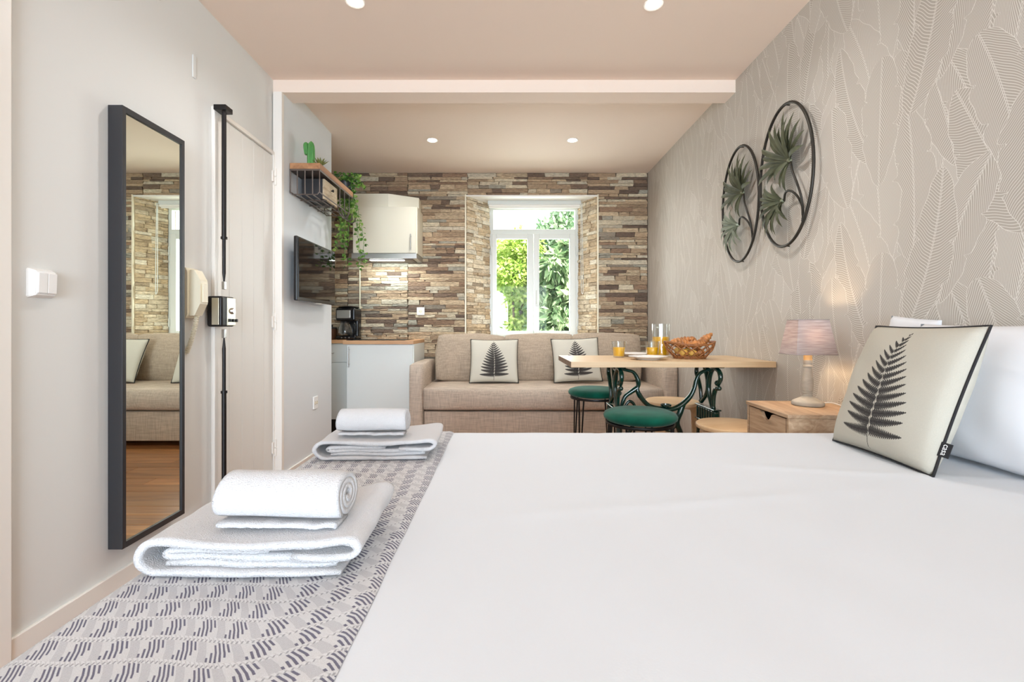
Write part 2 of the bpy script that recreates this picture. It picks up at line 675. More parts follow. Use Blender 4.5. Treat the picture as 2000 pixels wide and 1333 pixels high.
M_lampwood = mat('limewashed_wood', (176, 172, 162), 0.7, var=.15, vscale=(20, 20, 60))
M_copper = mat('brown_canister', (96, 62, 44), .35, .4)
M_hole = mat('shadow_interior', (20, 18, 17), .9)
M_bulb = emit('downlight_lens', (1.0, 0.93, 0.82), 12)
M_strip = emit('hood_light', (0.95, 1.0, 0.98), 9)
M_bark = mat('bark', (96, 80, 62), .9)
M_gwall = mat('white_render', (236, 234, 228), .9)
M_lawn = mat('garden_soil', (110, 120, 70), 1.0, var=.3)


def fabric_shade():
    m, nt, b = new_mat('lampshade_linen')
    b.inputs['Base Color'].default_value = (*lin((176, 160, 156)), 1)
    b.inputs['Roughness'].default_value = .9
    b.inputs['Specular IOR Level'].default_value = .1
    n = N(nt, 'ShaderNodeTexNoise', Scale=1.0, Detail=3.0)
    nt.links.new(coords(nt, (14, 14, 220)), n.inputs['Vector'])
    nt.links.new(ramp(nt, n.outputs['Fac'], [(.35, lin((150, 140, 138))), (.65, lin((180, 170, 168)))]), b.inputs['Base Color'])
    tr = N(nt, 'ShaderNodeBsdfTranslucent')
    tr.inputs['Color'].default_value = (*lin((196, 160, 146)), 1)
    mx = N(nt, 'ShaderNodeMixShader')
    mx.inputs[0].default_value = .035
    nt.links.new(b.outputs[0], mx.inputs[1])
    nt.links.new(tr.outputs[0], mx.inputs[2])
    nt.links.new(mx.outputs[0], nt.nodes['Material Output'].inputs['Surface'])
    return m


M_shade = fabric_shade()


def stone_mat():
    m, nt, b = new_mat('ledge_stone')
    at = N(nt, 'ShaderNodeAttribute')
    at.attribute_name = 'tone'
    n = N(nt, 'ShaderNodeTexNoise', Scale=1.0, Detail=7.0, Roughness=.7)
    nt.links.new(coords(nt, (22, 22, 75)), n.inputs['Vector'])
    c = ramp(nt, n.outputs['Fac'], [(.32, (.58, .55, .52)), (.5, (.97, .96, .94)), (.68, (1.35, 1.34, 1.3))])
    mx = N(nt, 'ShaderNodeMix', data_type='RGBA', blend_type='MULTIPLY')
    mx.inputs[0].default_value = 1.0
    nt.links.new(at.outputs['Color'], mx.inputs[6])
    nt.links.new(c, mx.inputs[7])
    nt.links.new(mx.outputs[2], b.inputs['Base Color'])
    b.inputs['Roughness'].default_value = .75
    n2 = N(nt, 'ShaderNodeTexNoise', Scale=1.0, Detail=6.0)
    nt.links.new(coords(nt, (30, 30, 110)), n2.inputs['Vector'])
    bump(nt, b, n2.outputs['Fac'], .9, .010)
    return m


M_stone = stone_mat()
M_grout = mat('tile_backing', (96, 82, 66), .9)
STONES = [((170, 147, 120), 6), ((184, 164, 136), 6), ((154, 131, 106), 5), ((196, 184, 160), 4), ((102, 84, 71), 3), ((118, 98, 82), 3),
          ((134, 124, 110), 2), ((150, 146, 132), 2), ((140, 114, 92), 2), ((186, 176, 156), 3)]
REV = [((206, 190, 164), 5), ((196, 174, 142), 4), ((182, 160, 130), 3), ((214, 204, 184), 3), ((160, 142, 118), 1)]


def stone_piece(bm, u0, u1, z0, z1, place, d, pal, rough=.004, skew=0.0):
    """one strip of stone, front face uneven, edges set back; place(u, depth, z) -> point"""
    c = lin(random.choices([p[0] for p in pal], [p[1] for p in pal])[0])
    k = random.uniform(.85, 1.12)
    c = (*[v * k for v in c], 1)
    g = .0018
    u0, u1, z0, z1 = u0 + g, u1 - g, z0 + g * .8, z1 - g * .8
    n = max(2, min(5, int((u1 - u0) / .07)))
    s0, s1 = random.uniform(-skew, skew), random.uniform(-skew, skew)
    rows = []
    for zz, f in ((z0, 0), ((z0 + z1) / 2, 1), (z1, 0)):
        fr = (zz - z0) / (z1 - z0)
        rows.append([bm.verts.new(place(u0 + (u1 - u0) * i / n + ((s0 * fr) if i == 0 else 0) + ((s1 * fr) if i == n else 0), d + random.uniform(-rough, rough) + (rough * .4 if f else 0), zz)) for i in range(n + 1)])
    for a, b in zip(rows[:-1], rows[1:]):
        for i in range(n):
            bm.faces.new((a[i], a[i + 1], b[i + 1], b[i]))
    ring = rows[0] + [rows[1][-1]] + list(reversed(rows[2])) + [rows[1][0]]
    # sides: extrude the rim back into the wall
    rim = []
    for v in ring:
        rim.append(bm.verts.new(v.co - (place(0, 1, 0) - place(0, 0, 0)) * (d + .008)))
    m = len(ring)
    for i in range(m):
        bm.faces.new((ring[i], rim[i], rim[(i + 1) % m], ring[(i + 1) % m]))
    return c


def stone_obj(pieces, name, parent, kind=None):
    """pieces: list of arguments for stone_piece; one mesh"""
    bm = B()
    cols = []
    for p in pieces:
        nf = len(bm.faces)
        c = stone_piece(bm, *p)
        cols.append((nf, len(bm.faces), c))
    cl = bm.loops.layers.float_color.new('tone')
    bm.faces.ensure_lookup_table()
    for a, b_, c in cols:
        for i in range(a, b_):
            for l in bm.faces[i].loops:
                l[cl] = c
    return obj(name, bm, M_stone, parent, 0, kind)


# ------------------------------------------------------------------ setting
XL, XR, YE, ZC = -1.667, 1.667, 5.28, 2.825
WX0, WX1, WZ0, WZ1 = -.445, 1.08, .91, 2.571       # window opening at the stone face
FX0, FX1, FY = -.185, .918, 5.60                   # at the window frame

fl = B(); bx(fl, -2.4, 1.8, -4.6, 5.75, FZ - .12, FZ - .02)
floor = struct('floor', fl, M_hole)
y = -4.5
while y < 5.3:
    w = .135
    cuts = [-2.3] + sorted(random.uniform(-2.0, 1.4) for _ in range(random.choice([1, 1, 2]))) + [1.667]
    for a, b_ in zip(cuts[:-1], cuts[1:]):
        if b_ - a < .25:
            continue
        bm = B(); bx(bm, a + .001, b_ - .001, y + .0012, min(y + w, 5.29) - .0012, FZ - .02, FZ + random.uniform(-.0008, .0008), .0015, 1)
        obj('plank', bm, M_floor, floor, 0)
    y += w

bm = B(); bx(bm, -2.4, 1.8, -4.62, 3.29, ZC, ZC + .12); bx(bm, -2.4, 1.8, 3.29, 5.74, ZC + .01, ZC + .12)
struct('ceiling', bm, M_ceil)
bm = B(); bx(bm, XL - .1, XL, -4.6, 3.29, FZ - .05, ZC)
struct('wall_left', bm, M_wall)
bm = B(); bx(bm, -2.4, -1.60, 3.29, 4.212, FZ - .05, ZC + .01)
struct('wall_partition', bm, M_wallk)
bm = B(); bx(bm, -2.42, -2.3, 4.212, 5.74, FZ - .05, ZC + .01)
struct('wall_kitchen', bm, M_wallk)
bm = B(); bx(bm, -1.66, -1.597, 3.265, 3.30, FZ, 2.735, .003)
struct('trim_2', bm, M_trim)
bm = B(); bx(bm, XL, XR, 3.28, 3.44, 2.735, ZC + .02, .002)
struct('beam', bm, M_ceil)
bm = B(); bx(bm, XL, XL + .022, 1.44, 1.522, FZ, ZC, .004)
struct('trim_3', bm, M_trim)

# right wall: wallpaper with real-size texture coordinates
bm = B()
grid(bm, 2, 1, lambda u, v: Vector((XR, -4.6 + 10.35 * u, FZ - .05 + (ZC + .1 - FZ) * v)),
     lambda u, v: ((2.2 - (-4.6 + 10.35 * u)) / PW, ((ZC + .1 - FZ) * v - .1) / PH))
bx(bm, XR + .001, XR + .1, -4.6, 5.74, FZ - .05, ZC)
struct('wall_right', bm, M_paper)

bm = B()
bx(bm, XL - .1, -1.25, -4.6, -4.48, FZ - .05, ZC)
bx(bm, 1.45, XR + .1, -4.6, -4.48, FZ - .05, ZC)
bx(bm, -1.25, 1.45, -4.6, -4.48, 2.50, ZC)
struct('wall_rear', bm, M_wall)

bm = B()
prism(bm, [(-2.4, YE + .012), (WX0, YE + .012), (FX0, FY), (FX0, 5.74), (-2.4, 5.74)], WZ0, WZ1)
prism(bm, [(1.8, YE + .012), (1.8, 5.74), (FX1, 5.74), (FX1, FY), (WX1, YE + .012)], WZ0, WZ1)
bx(bm, -2.4, 1.8, YE + .012, 5.74, WZ1, ZC + .02)
bx(bm, -2.4, 1.8, YE + .012, 5.74, FZ - .05, WZ0)
wall_back = struct('wall_back', bm, M_grout)


def wall_place(u, d, z):
    return Vector((u, YE + .012 - d, z))


pieces = []
JX = [-1.12 - .695 * 2, -1.12 - .695, -1.12, -1.12 + .695, -1.12 + 1.39, -1.12 + 2.085, -1.12 + 2.78, 1.665]
JX[0] = -2.3
band_h = .348
for ci in range(len(JX) - 1):
    z = .35
    while z < ZC:
        zt = min(z + band_h, ZC + .008)
        hs = []
        while sum(hs) < zt - z - .02:
            hs.append(random.choice([.024, .028, .034, .040, .046, .054]))
        k = (zt - z) / sum(hs)
        zz = z
        for hgt in hs:
            h2 = hgt * k
            u = JX[ci] + .0015
            while u < JX[ci + 1] - .002:
                L = random.choice([.10, .15, .2, .25, .3, .36]) * random.uniform(.85, 1.2)
                u2 = min(u + L, JX[ci + 1] - .0015)
                if JX[ci + 1] - u2 < .07:
                    u2 = JX[ci + 1] - .0015
                # cut round the window opening
                segs = [(u, u2)]
                if zz < WZ1 and zz + h2 > WZ0:
                    z_t = zz + h2
                    segs = []
                    if u < WX0:
                        segs.append((u, min(u2, WX0 - .012)))
                    if u2 > WX1:
                        segs.append((max(u, WX1 + .012), u2))
                    if zz < WZ1 < zz + h2 - .006 and u2 > WX0 and u < WX1:
                        pieces.append((max(u, WX0), min(u2, WX1), WZ1 + .01, zz + h2, wall_place, .012, STONES, .002, 0))
                for a, b_ in segs:
                    if b_ - a > .012:
                        pieces.append((a, b_, zz, zz + h2, wall_place, .012 + random.uniform(-.004, .006), STONES, .0028, .012 if b_ - a > .08 else 0))
                u = u2
            zz += h2
        z = zt


def shown(p):
    u, z = (p[0] + p[1]) / 2, (p[2] + p[3]) / 2
    if u < -1.96 or z < .60 or z > ZC:
        return 0
    if -1.64 < u < -.95 and 1.78 < z < 2.5:
        return 0
    if u > -.9 and z < .93:
        return 0.1
    if u < -.93 and z < .88:
        return 0
    return 1


pieces.sort(key=lambda p: -shown(p) * (p[1] - p[0]) * (p[3] - p[2]))
for p in pieces[:300]:
    stone_obj([p], 'stone', wall_back)
stone_obj(pieces[300:], 'small_stone', wall_back, 'stuff')

# splayed reveals of the window, rough split stone
for side, (xa, xb) in (('left', (WX0, FX0)), ('right', (WX1, FX1))):
    A = Vector((xa, YE + .012, 0)); Bq = Vector((xb, FY, 0))
    D = (Bq - A); Lr = D.length; D.normalize()
    nrm = Vector((D.y, -D.x, 0))
    if side == 'right':
        nrm = -nrm
    if (nrm.x > 0) != (side == 'left'):
        nrm = -nrm
    bmr = B()
    q = [A, Bq, Bq - nrm * .004, A - nrm * .004]
    vs0 = [bmr.verts.new((p.x, p.y, WZ0)) for p in q]
    vs1 = [bmr.verts.new((p.x, p.y, WZ1)) for p in q]
    for i in range(4):
        bmr.faces.new((vs0[i], vs0[(i + 1) % 4], vs1[(i + 1) % 4], vs1[i]))
    rev = struct('wall_reveal_' + side, bmr, M_grout)

    def rp(u, d, z, A=A, D=D, nrm=nrm):
        return Vector((A.x + D.x * u + nrm.x * d, A.y + D.y * u + nrm.y * d, z))
    z = WZ0 + .001
    while z < WZ1 - .015:
        hgt = min(random.choice([.034, .04, .048, .055]), WZ1 - z)
        u = .004
        while u < Lr - .002:
            u2 = min(u + random.uniform(.08, .2), Lr - .002)
            if Lr - u2 < .05:
                u2 = Lr - .002
            stone_obj([(u, u2, z, z + hgt, rp, random.uniform(.006, .022), REV, .005, 0)], 'stone', rev)
            u = u2
        z += hgt
# corner beads of the opening and of the splashback
bm = B()
bx(bm, WX0 - .012, WX0 + .003, YE - .012, YE + .02, WZ0, WZ1 + .012)
struct('trim_4', bm, M_ivory)
bm = B()
bx(bm, WX1 - .003, WX1 + .012, YE - .012, YE + .02, WZ0, WZ1 + .012)
struct('trim_5', bm, M_ivory)
bm = B()
prism(bm, [(WX0, YE - .008), (WX1, YE - .008), (FX1, 5.74), (FX0, 5.74)], WZ1 - .012, WZ1 + .004)
struct('trim_6', bm, M_trim)
bm = B()
bx(bm, -1.677, -1.667, YE - .014, YE, .905, 1.90)
struct('trim_7', bm, M_ivory)

# baseboards
bm = B(); bx(bm, XL, XL + .014, 1.522, 2.585, FZ, -.008, .003)
struct('baseboard_left', bm, M_trim)
bm = B(); bx(bm, -1.60, -1.586, 3.30, 4.212, FZ, -.008, .003)
struct('baseboard_partition', bm, M_trim)
bm = B(); bx(bm, XR - .014, XR, 2.5, 4.3, FZ, -.008, .003)
struct('baseboard_right', bm, M_trim)

# door: frame, boards, hinges
door = bpy.data.objects.new('door_1', None)
door['kind'] = 'structure'
COL.objects.link(door)
bm = B()
bx(bm, XL, XL + .022, 2.585, 2.648, FZ, 2.30, .004)
bx(bm, XL, XL + .022, 3.255, 3.285, FZ, 2.30, .004)
bx(bm, XL, XL + .022, 2.648, 3.255, 2.275, 2.30, .004)
obj('door_frame', bm, M_trim, door)
bm = B(); bx(bm, XL, XL + .004, 2.655, 3.25, FZ + .01, 2.268)
obj('door_backing', bm, M_door, door)
ys = [2.655, 2.74, 2.872, 3.006, 3.135, 3.25]
for a, b_ in zip(ys[:-1], ys[1:]):
    bm = B(); bx(bm, XL + .002, XL + .012, a + .001, b_ - .001, FZ + .012, 2.266, .003, 2)
    obj('board', bm, M_door, door)
for zz in (2.12, 1.08, .18):
    bm = B()
    tube(bm, [(XL + .026, 3.262, zz - .06), (XL + .026, 3.262, zz - .003)], .010, 10)
    tube(bm, [(XL + .026, 3.262, zz + .003), (XL + .026, 3.262, zz + .06)], .010, 10)
    bx(bm, XL + .012, XL + .024, 3.235, 3.28, zz - .04, zz + .04, .002)
    obj('hinge', bm, M_trim, door)
# faint service plates high on the left wall
tp = B(); bx(tp, XL, XL + .006, 2.43, 2.455, 2.38, 2.50, .002)
tag(obj('cable_cover', tp, M_wall), 'small painted cable cover high on the left wall above the mirror', 'cable cover')
tp = B(); bx(tp, XL, XL + .004, 2.17, 2.20, 2.62, 2.78, .002)
tag(obj('cable_cover', tp, M_wall), 'painted cable cover touching the ceiling line on the left wall', 'cable cover')

# ------------------------------------------------------------------ window
win = bpy.data.objects.new('window_1', None)
win['kind'] = 'structure'
COL.objects.link(win)


def frame_rect(bm, x0, x1, z0, z1, t, y0, y1, bev=.004):
    tl, tr, tb, tt = t
    bx(bm, x0, x0 + tl, y0, y1, z0, z1, bev)
    bx(bm, x1 - tr, x1, y0, y1, z0, z1, bev)
    bx(bm, x0 + tl - .001, x1 - tr + .001, y0 + .0005, y1 - .0005, z0, z0 + tb, bev)
    bx(bm, x0 + tl - .001, x1 - tr + .001, y0 + .0005, y1 - .0005, z1 - tt, z1, bev)


bm = B()
frame_rect(bm, -.18, .913, .912, 2.56, (.045, .045, .02, .075), FY, FY + .06)
bx(bm, -.14, .87, FY, FY + .06, 2.19, 2.248, .004)
obj('window_frame', bm, M_pvc, win)
bm = B(); bx(bm, -.135, .868, FY + .03, FY + .036, 2.246, 2.486)
obj('pane', bm, M_pane, win, 0)
for a, b_, ga, gb in ((-.152, .3565, -.095, .283), (.3605, .875, .428, .80)):
    bm = B()
    frame_rect(bm, a, b_, .935, 2.19, (ga - a, b_ - gb, .062, .062), FY - .022, FY + .03, .006)
    frame_rect(bm, ga - .012, gb + .012, .985, 2.14, (.012, .012, .012, .012), FY - .014, FY + .02, .003)
    sash = obj('sash', bm, M_pvc, win)
    bm = B(); bx(bm, ga - .004, gb + .004, FY + .004, FY + .01, .99, 2.132)
    obj('pane', bm, M_pane, sash, 0)
    hx = a - .006 if a < 0 else b_ + .006
    for zz in (1.10, 1.98):
        bm = B(); tube(bm, [(hx, FY - .03, zz - .05), (hx, FY - .03, zz + .05)], .008, 8)
        obj('hinge', bm, M_pvc, sash)
bm = B()
bx(bm, .385, .408, FY - .032, FY - .02, 1.30, 1.37, .003)
tube(bm, [(.396, FY - .03, 1.335), (.396, FY - .055, 1.335), (.396, FY - .058, 1.36), (.396, FY - .058, 1.49)], .009, 8)
obj('window_handle', bm, M_pvc, win)
bm = B()
prism(bm, [(WX0 + .002, YE - .004), (WX1 - .002, YE - .004), (FX1 + .01, 5.72), (FX0 - .01, 5.72)], WZ0 - .02, WZ0 + .003)
obj('window_sill', bm, M_trim, win)

blind = thing('roller_blind', 'white rolled up roller blind across the top of the window recess', 'blind', (.365, 5.47, 2.53))
bm = B()
bx(bm, -.565, .555, -.03, .05, -.02, .035, .012, 3)
obj('cassette', bm, M_pvc, blind)
bm = B(); tube(bm, [(-.55, -.012, -.028), (.54, -.012, -.028)], .016, 12)
bx(bm, -.55, .54, .0, .012, -.055, -.02, .003)
obj('blind_fabric', bm, M_trim, blind)
bm = B()
tube(bm, [(.55, -.036, .0), (.552, -.036, -.8), (.555, -.036, -1.05), (.565, -.036, -1.08), (.575, -.036, -1.05), (.572, -.036, -.6), (.562, -.036, .0)], .0035, 6, sm=4)
obj('bead_chain', bm, M_pvc, blind)

# ------------------------------------------------------------------ garden outside
bm = B()
grid(bm, 12, 12, lambda u, v: Vector((-14 + 28 * u, 6.2 + 22 * v, -2.6 + .15 * math.sin(u * 9) * math.cos(v * 7))))
struct('ground', bm, M_lawn)
bm = B()
prism(bm, [(-3.4, -2.6), (.08, -2.6), (.08, 1.72), (-.12, 1.93), (-3.4, 1.95)], 9.6, 9.85, 'Y')
bx(bm, -3.45, .1, 9.56, 9.89, 1.93, 1.98, .01)
tag(obj('garden_wall', bm, M_gwall, None, 0), 'bright white rendered garden wall seen through the left window pane', 'wall')


def leaf_cloud(n, blobs, size, long=1.0, seed=0, droop=.3):
    r = np.random.default_rng(seed)
    b = np.array(blobs, float)
    wts = b[:, 3] ** 2
    k = r.choice(len(b), n, p=wts / wts.sum())
    d = r.normal(size=(n, 3))
    d /= np.linalg.norm(d, axis=1)[:, None]
    rad = b[k, 3:4] * (r.random((n, 1)) ** .25) * (1 + .12 * r.normal(size=(n, 1)))
    c = b[k, :3] + d * rad * np.array([1, 1, .9])
    ax = d * .6 + r.normal(size=(n, 3)) * .6 + np.array([0, 0, -droop])
    ax /= np.linalg.norm(ax, axis=1)[:, None]
    sd = np.cross(ax, r.normal(size=(n, 3)))
    sd /= np.linalg.norm(sd, axis=1)[:, None]
    up = np.cross(sd, ax)
    s = size * r.uniform(.6, 1.3, (n, 1))
    L = s * long
    W = s * .42
    P = np.stack([c, c + ax * L * .45 + sd * W + up * W * .25, c + ax * L, c + ax * L * .45 - sd * W + up * W * .25], 1).reshape(-1, 3)
    F = np.arange(4 * n).reshape(n, 4)
    return P, F


def leaf_mat(name, a, b_, c):
    m, nt, bs = new_mat(name)
    n = N(nt, 'ShaderNodeTexNoise', Scale=2.2, Detail=4.0)
    nt.links.new(coords(nt, (1.3, 1.3, 1.3)), n.inputs['Vector'])
    n2 = N(nt, 'ShaderNodeTexWhiteNoise')
    g = N(nt, 'ShaderNodeNewGeometry')
    nt.links.new(g.outputs['Random Per Island'], n2.inputs[0])
    ad = N(nt, 'ShaderNodeMath', operation='MULTIPLY_ADD')
    nt.links.new(g.outputs['Random Per Island'], ad.inputs[0])
    ad.inputs[1].default_value = .5
    nt.links.new(n.outputs['Fac'], ad.inputs[2])
    sb = N(nt, 'ShaderNodeMath', operation='SUBTRACT')
    nt.links.new(ad.outputs[0], sb.inputs[0])
    sb.inputs[1].default_value = .25
    col = ramp(nt, sb.outputs[0], [(.2, lin(a)), (.5, lin(b_)), (.8, lin(c))])
    nt.links.new(col, bs.inputs['Base Color'])
    bs.inputs['Roughness'].default_value = .5
    tr = N(nt, 'ShaderNodeBsdfTranslucent')
    nt.links.new(col, tr.inputs['Color'])
    mx = N(nt, 'ShaderNodeMixShader')
    mx.inputs[0].default_value = .4
    nt.links.new(bs.outputs[0], mx.inputs[1])
    nt.links.new(tr.outputs[0], mx.inputs[2])
    nt.links.new(mx.outputs[0], nt.nodes['Material Output'].inputs['Surface'])
    return m


M_lf1 = leaf_mat('lime_foliage', (92, 128, 44), (164, 190, 84), (222, 228, 150))
M_lf2 = leaf_mat('broad_leaf_foliage', (78, 110, 74), (132, 158, 112), (208, 218, 180))
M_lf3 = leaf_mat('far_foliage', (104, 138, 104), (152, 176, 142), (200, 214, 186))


def tree(name, label, x, y, blobs, n, size, long, m, seed, droop=.3, group=None):
    t = thing(name, label, 'tree', (x, y, -2.6), group=group)
    bb = [(b[0] - x, b[1] - y, b[2] + 2.6, b[3]) for b in blobs]
    P, F = leaf_cloud(n, bb, size, long, seed, droop)
    me = bpy.data.meshes.new('foliage')
    me.from_pydata(P.tolist(), [], F.tolist())
    me.materials.append(m)
    o = bpy.data.objects.new('foliage', me)
    COL.objects.link(o)
    o.parent = t
    o['kind'] = 'stuff'
    top = max(bb, key=lambda q: q[2])
    bm = B()
    tube(bm, [(0, 0, 0), (.05, .03, top[2] * .3), (top[0] * .4, top[1] * .4, top[2] * .6), (top[0], top[1], top[2])], [.13, .10, .06, .02], 9, sm=3)
    for q in bb[1:6]:
        tube(bm, [(.05, .03, q[2] * .55), (q[0] * .5, q[1] * .5, q[2] * .8), (q[0], q[1], q[2])], [.05, .03, .012], 6, sm=2)
    obj('trunk', bm, M_bark, t)
    return t


tree('leafy_tree', 'lime green feathery tree close behind the left window pane', .25, 8.1,
     [(.33, 8.1, 2.45, .34), (.12, 8.0, 1.95, .33), (.40, 8.2, 1.6, .36), (.42, 8.1, 1.05, .32), (.20, 7.9, .75, .30), (-.2, 8.0, .65, .32), (.48, 8.2, 2.1, .3), (.0, 8.5, 2.35, .3), (.4, 8.0, .5, .35)],
     15000, .055, 1.5, M_lf1, 1)
tree('broad_leaf_tree', 'grey green tree with long drooping leaves behind the right window pane', .95, 7.7,
     [(.95, 7.7, 1.1, .42), (.75, 7.6, .75, .36), (1.15, 7.8, 1.5, .36), (.80, 7.9, 1.65, .34), (1.2, 7.6, .8, .4), (.9, 7.8, 2.05, .3), (1.2, 8.0, 2.3, .34)],
     6500, .10, 2.1, M_lf2, 2, .9)
tree('tall_tree', 'tall pale tree rising into the transom pane on the right', 1.35, 9.4,
     [(1.2, 9.4, 2.9, .55), (1.45, 9.5, 3.35, .5), (.9, 9.6, 2.5, .5), (1.3, 9.3, 2.1, .6), (.8, 9.4, 1.7, .5), (1.3, 9.4, 1.2, .6)],
     11000, .08, 1.5, M_lf3, 3)
tree('low_tree', 'smaller rounded tree whose crown tops out left in the transom pane', -.35, 10.6,
     [(-.05, 10.6, 2.75, .42), (-.5, 10.7, 2.5, .45), (.3, 10.8, 2.3, .5), (-.3, 10.4, 2.0, .5), (.6, 10.9, 1.6, .6), (.4, 10.6, 1.0, .6)],
     9000, .08, 1.4, M_lf1, 4)
tree('hedge_tree', 'dense far tree filling the gap between the two window panes', .6, 12.9,
     [(.3, 12.9, 1.6, .8), (1.2, 13.0, 1.7, .8), (.7, 12.9, .7, .9), (-.4, 13.0, .6, .8), (1.8, 13.0, .8, .8), (1.0, 13.1, 2.4, .6), (.3, 12.9, 2.4, .5)],
     14000, .09, 1.3, M_lf3, 5)

# ------------------------------------------------------------------ ceiling downlights
dl = thing('downlight', 'recessed round spotlight in the kitchen ceiling, left of the two', 'ceiling light', (-.69, 4.36, ZC + .01), group='recessed ceiling downlights')
bm = B(); lathe(bm, [(.040, .0), (.052, -.004), (.054, .001), (.050, .004), (.04, .004)], seg=28)
obj('bezel', bm, M_trim, dl)
bm = B(); lathe(bm, [(0, -.001), (.041, -.002), (.041, .004), (0, .004)], seg=24)
obj('lens', bm, M_bulb, dl)
dup(dl, (.652, 4.36, ZC + .01), 0, 'recessed round spotlight in the kitchen ceiling, right of the two')
dup(dl, (-.817, 2.49, ZC), 0, 'recessed round spotlight at the top edge, near the left wall')
dup(dl, (.823, 2.51, ZC), 0, 'recessed round spotlight at the top edge, near the wallpapered wall')
for i, (x, y) in enumerate(((-.69, 4.36), (.652, 4.36), (-.817, 2.49), (.823, 2.51))):
    light('downlight_beam', 'SPOT', (x, y, ZC - .02), 18, (1.0, .975, .96), (0, 0, 0), spot_size=R(150), spot_blend=.9, shadow_soft_size=.04)

# ------------------------------------------------------------------ kitchen
bc = thing('base_cabinet', 'white low kitchen cabinet with one wide door and long steel handle', 'cabinet', (-1.268, 4.65, FZ))
bm = B(); bx(bm, -.342, .342, .02, .62, .1, .978, .002); obj('body', bm, M_cabinet, bc)
bm = B(); bx(bm, -.33, .33, .06, .6, 0, .1); obj('plinth', bm, M_black, bc)
bm = B(); bx(bm, -.342, .330, 0, .019, .105, .972, .003)
dr = obj('door', bm, M_cabinet, bc)
bm = B()
tube(bm, [(-.318, -.03, .745), (-.318, -.03, .955)], .007, 10)
tube(bm, [(-.318, 0, .775), (-.318, -.03, .775)], .005, 8); tube(bm, [(-.318, 0, .925), (-.318, -.03, .925)], .005, 8)
obj('handle', bm, M_steel, dr)
lc = thing('drawer_cabinet', 'white kitchen cabinet with a drawer over a door beside the partition', 'cabinet', (-1.96, 4.88, FZ))
bm = B(); bx(bm, -.33, .34, .02, .39, .16, .978, .002); obj('body', bm, M_cabinet, lc)
bm = B(); bx(bm, -.33, .34, .06, .38, 0, .16); obj('plinth', bm, M_black, lc)
bm = B(); bx(bm, -.33, .338, 0, .019, .778, .972, .003); d2 = obj('drawer', bm, M_cabinet, lc)
bm = B(); tube(bm, [(-.04, 0, .875), (-.04, -.028, .875), (.13, -.028, .875), (.13, 0, .875)], .005, 8); obj('handle', bm, M_steel, d2)
bm = B(); bx(bm, -.33, .338, 0, .019, .165, .773, .003); obj('door', bm, M_cabinet, lc)
bm = B()
bx(bm, -1.645, -.926, 4.635, 5.285, .868, .905, .003)
bx(bm, -2.3, -1.6455, 4.865, 5.285, .868, .905, .003)
tag(obj('worktop', bm, M_beech), 'beech wood worktop over the white base cabinets', 'worktop')
bm = B(); bx(bm, -1.64, -1.03, 4.72, 5.2, .9052, .911, .002)
tag(obj('hob', bm, M_blackpl), 'flat black glass hob set on the beech worktop', 'hob')

uc = thing('wall_cabinet', 'white wall cabinet above the extractor hood', 'cabinet', (-1.2925, 4.95, 1.844))
bm = B(); bx(bm, -.3475, .3475, .0, .325, 0, .507, .002); obj('body', bm, M_cabinetw, uc)
bm = B(); bx(bm, -.3475, .3325, -.02, -.001, .002, .505, .003); dd = obj('door', bm, M_cabinetw, uc)
bm = B()
tube(bm, [(.282, -.048, .035), (.282, -.048, .205)], .006, 10)
tube(bm, [(.282, -.02, .06), (.282, -.048, .06)], .004, 8); tube(bm, [(.282, -.02, .18), (.282, -.048, .18)], .004, 8)
obj('handle', bm, M_steel, dd)
bm = B()
prism(bm, [(-1.64, 4.965), (-1.265, 4.965), (-.963, 5.13), (-.963, 5.268), (-1.64, 5.268)], 2.352, 2.50)
prism(bm, [(-1.90, 2.44), (-1.642, 2.44), (-1.642, 2.27), (-1.86, 2.40)], 5.0, 5.268, 'Y')
tag(obj('duct_boxing', bm, M_cabinetw, None, 0), 'white angled duct boxing resting on the wall cabinet', 'duct')
hd = thing('extractor_hood', 'slim stainless steel extractor hood with lit strip under the wall cabinet', 'extractor hood', (-1.3, 4.92, 1.786))
bm = B(); bx(bm, -.352, .352, 0, .345, 0, .056, .002); obj('body', bm, M_steel, hd)
bm = B(); bx(bm, -.30, .30, .04, .30, -.006, 0, .001); obj('filter', bm, M_wire, hd)
bm = B(); bx(bm, -.17, .20, .05, .10, -.011, -.006, .001); obj('light_strip', bm, M_strip, hd)
light('hood_lamp', 'AREA', (-1.28, 5.05, 1.768), 2.2, (.92, 1.0, .98), (R(20), 0, 0), shape='RECTANGLE', size=.5, size_y=.05)


def outlet(label, loc, rz, holes=1, w=.09):
    t = thing('wall_socket', label, 'socket', loc, rz)
    bm = B(); box(bm, (0, -.006, 0), (w * (1.0 if holes == 1 else 1.0), .012, .09 if holes == 1 else .105), .004, 2); obj('plate', bm, M_plastic, t)
    for k in range(holes):
        xx = (k - (holes - 1) / 2) * .036
        bm = B(); lathe(bm, [(0, -.0135), (.02 if holes == 1 else .013, -.0135), (.022 if holes == 1 else .015, -.0122)], (xx, 0, 0), 20, axis='Y'); s = obj('socket_well', bm, M_ivory, t)
        bm = B()
        for q in (-1, 1):
            lathe(bm, [(0, -.0145), (.0028, -.0145), (.0028, -.013)], (xx, 0, q * .0095), 8, axis='Y') if holes > 1 else lathe(bm, [(0, -.0145), (.003, -.0145), (.003, -.013)], (xx + q * .0095, 0, 0), 8, axis='Y')
        obj('pin_hole', bm, M_hole, s)
    return t


outlet('white square wall socket on the stone wall right of the hob', (-.968, YE - .005, 1.228), 0)
outlet('white double socket low on the partition wall under the television', (-1.60, 3.84, .405), R(90), 2, .085)

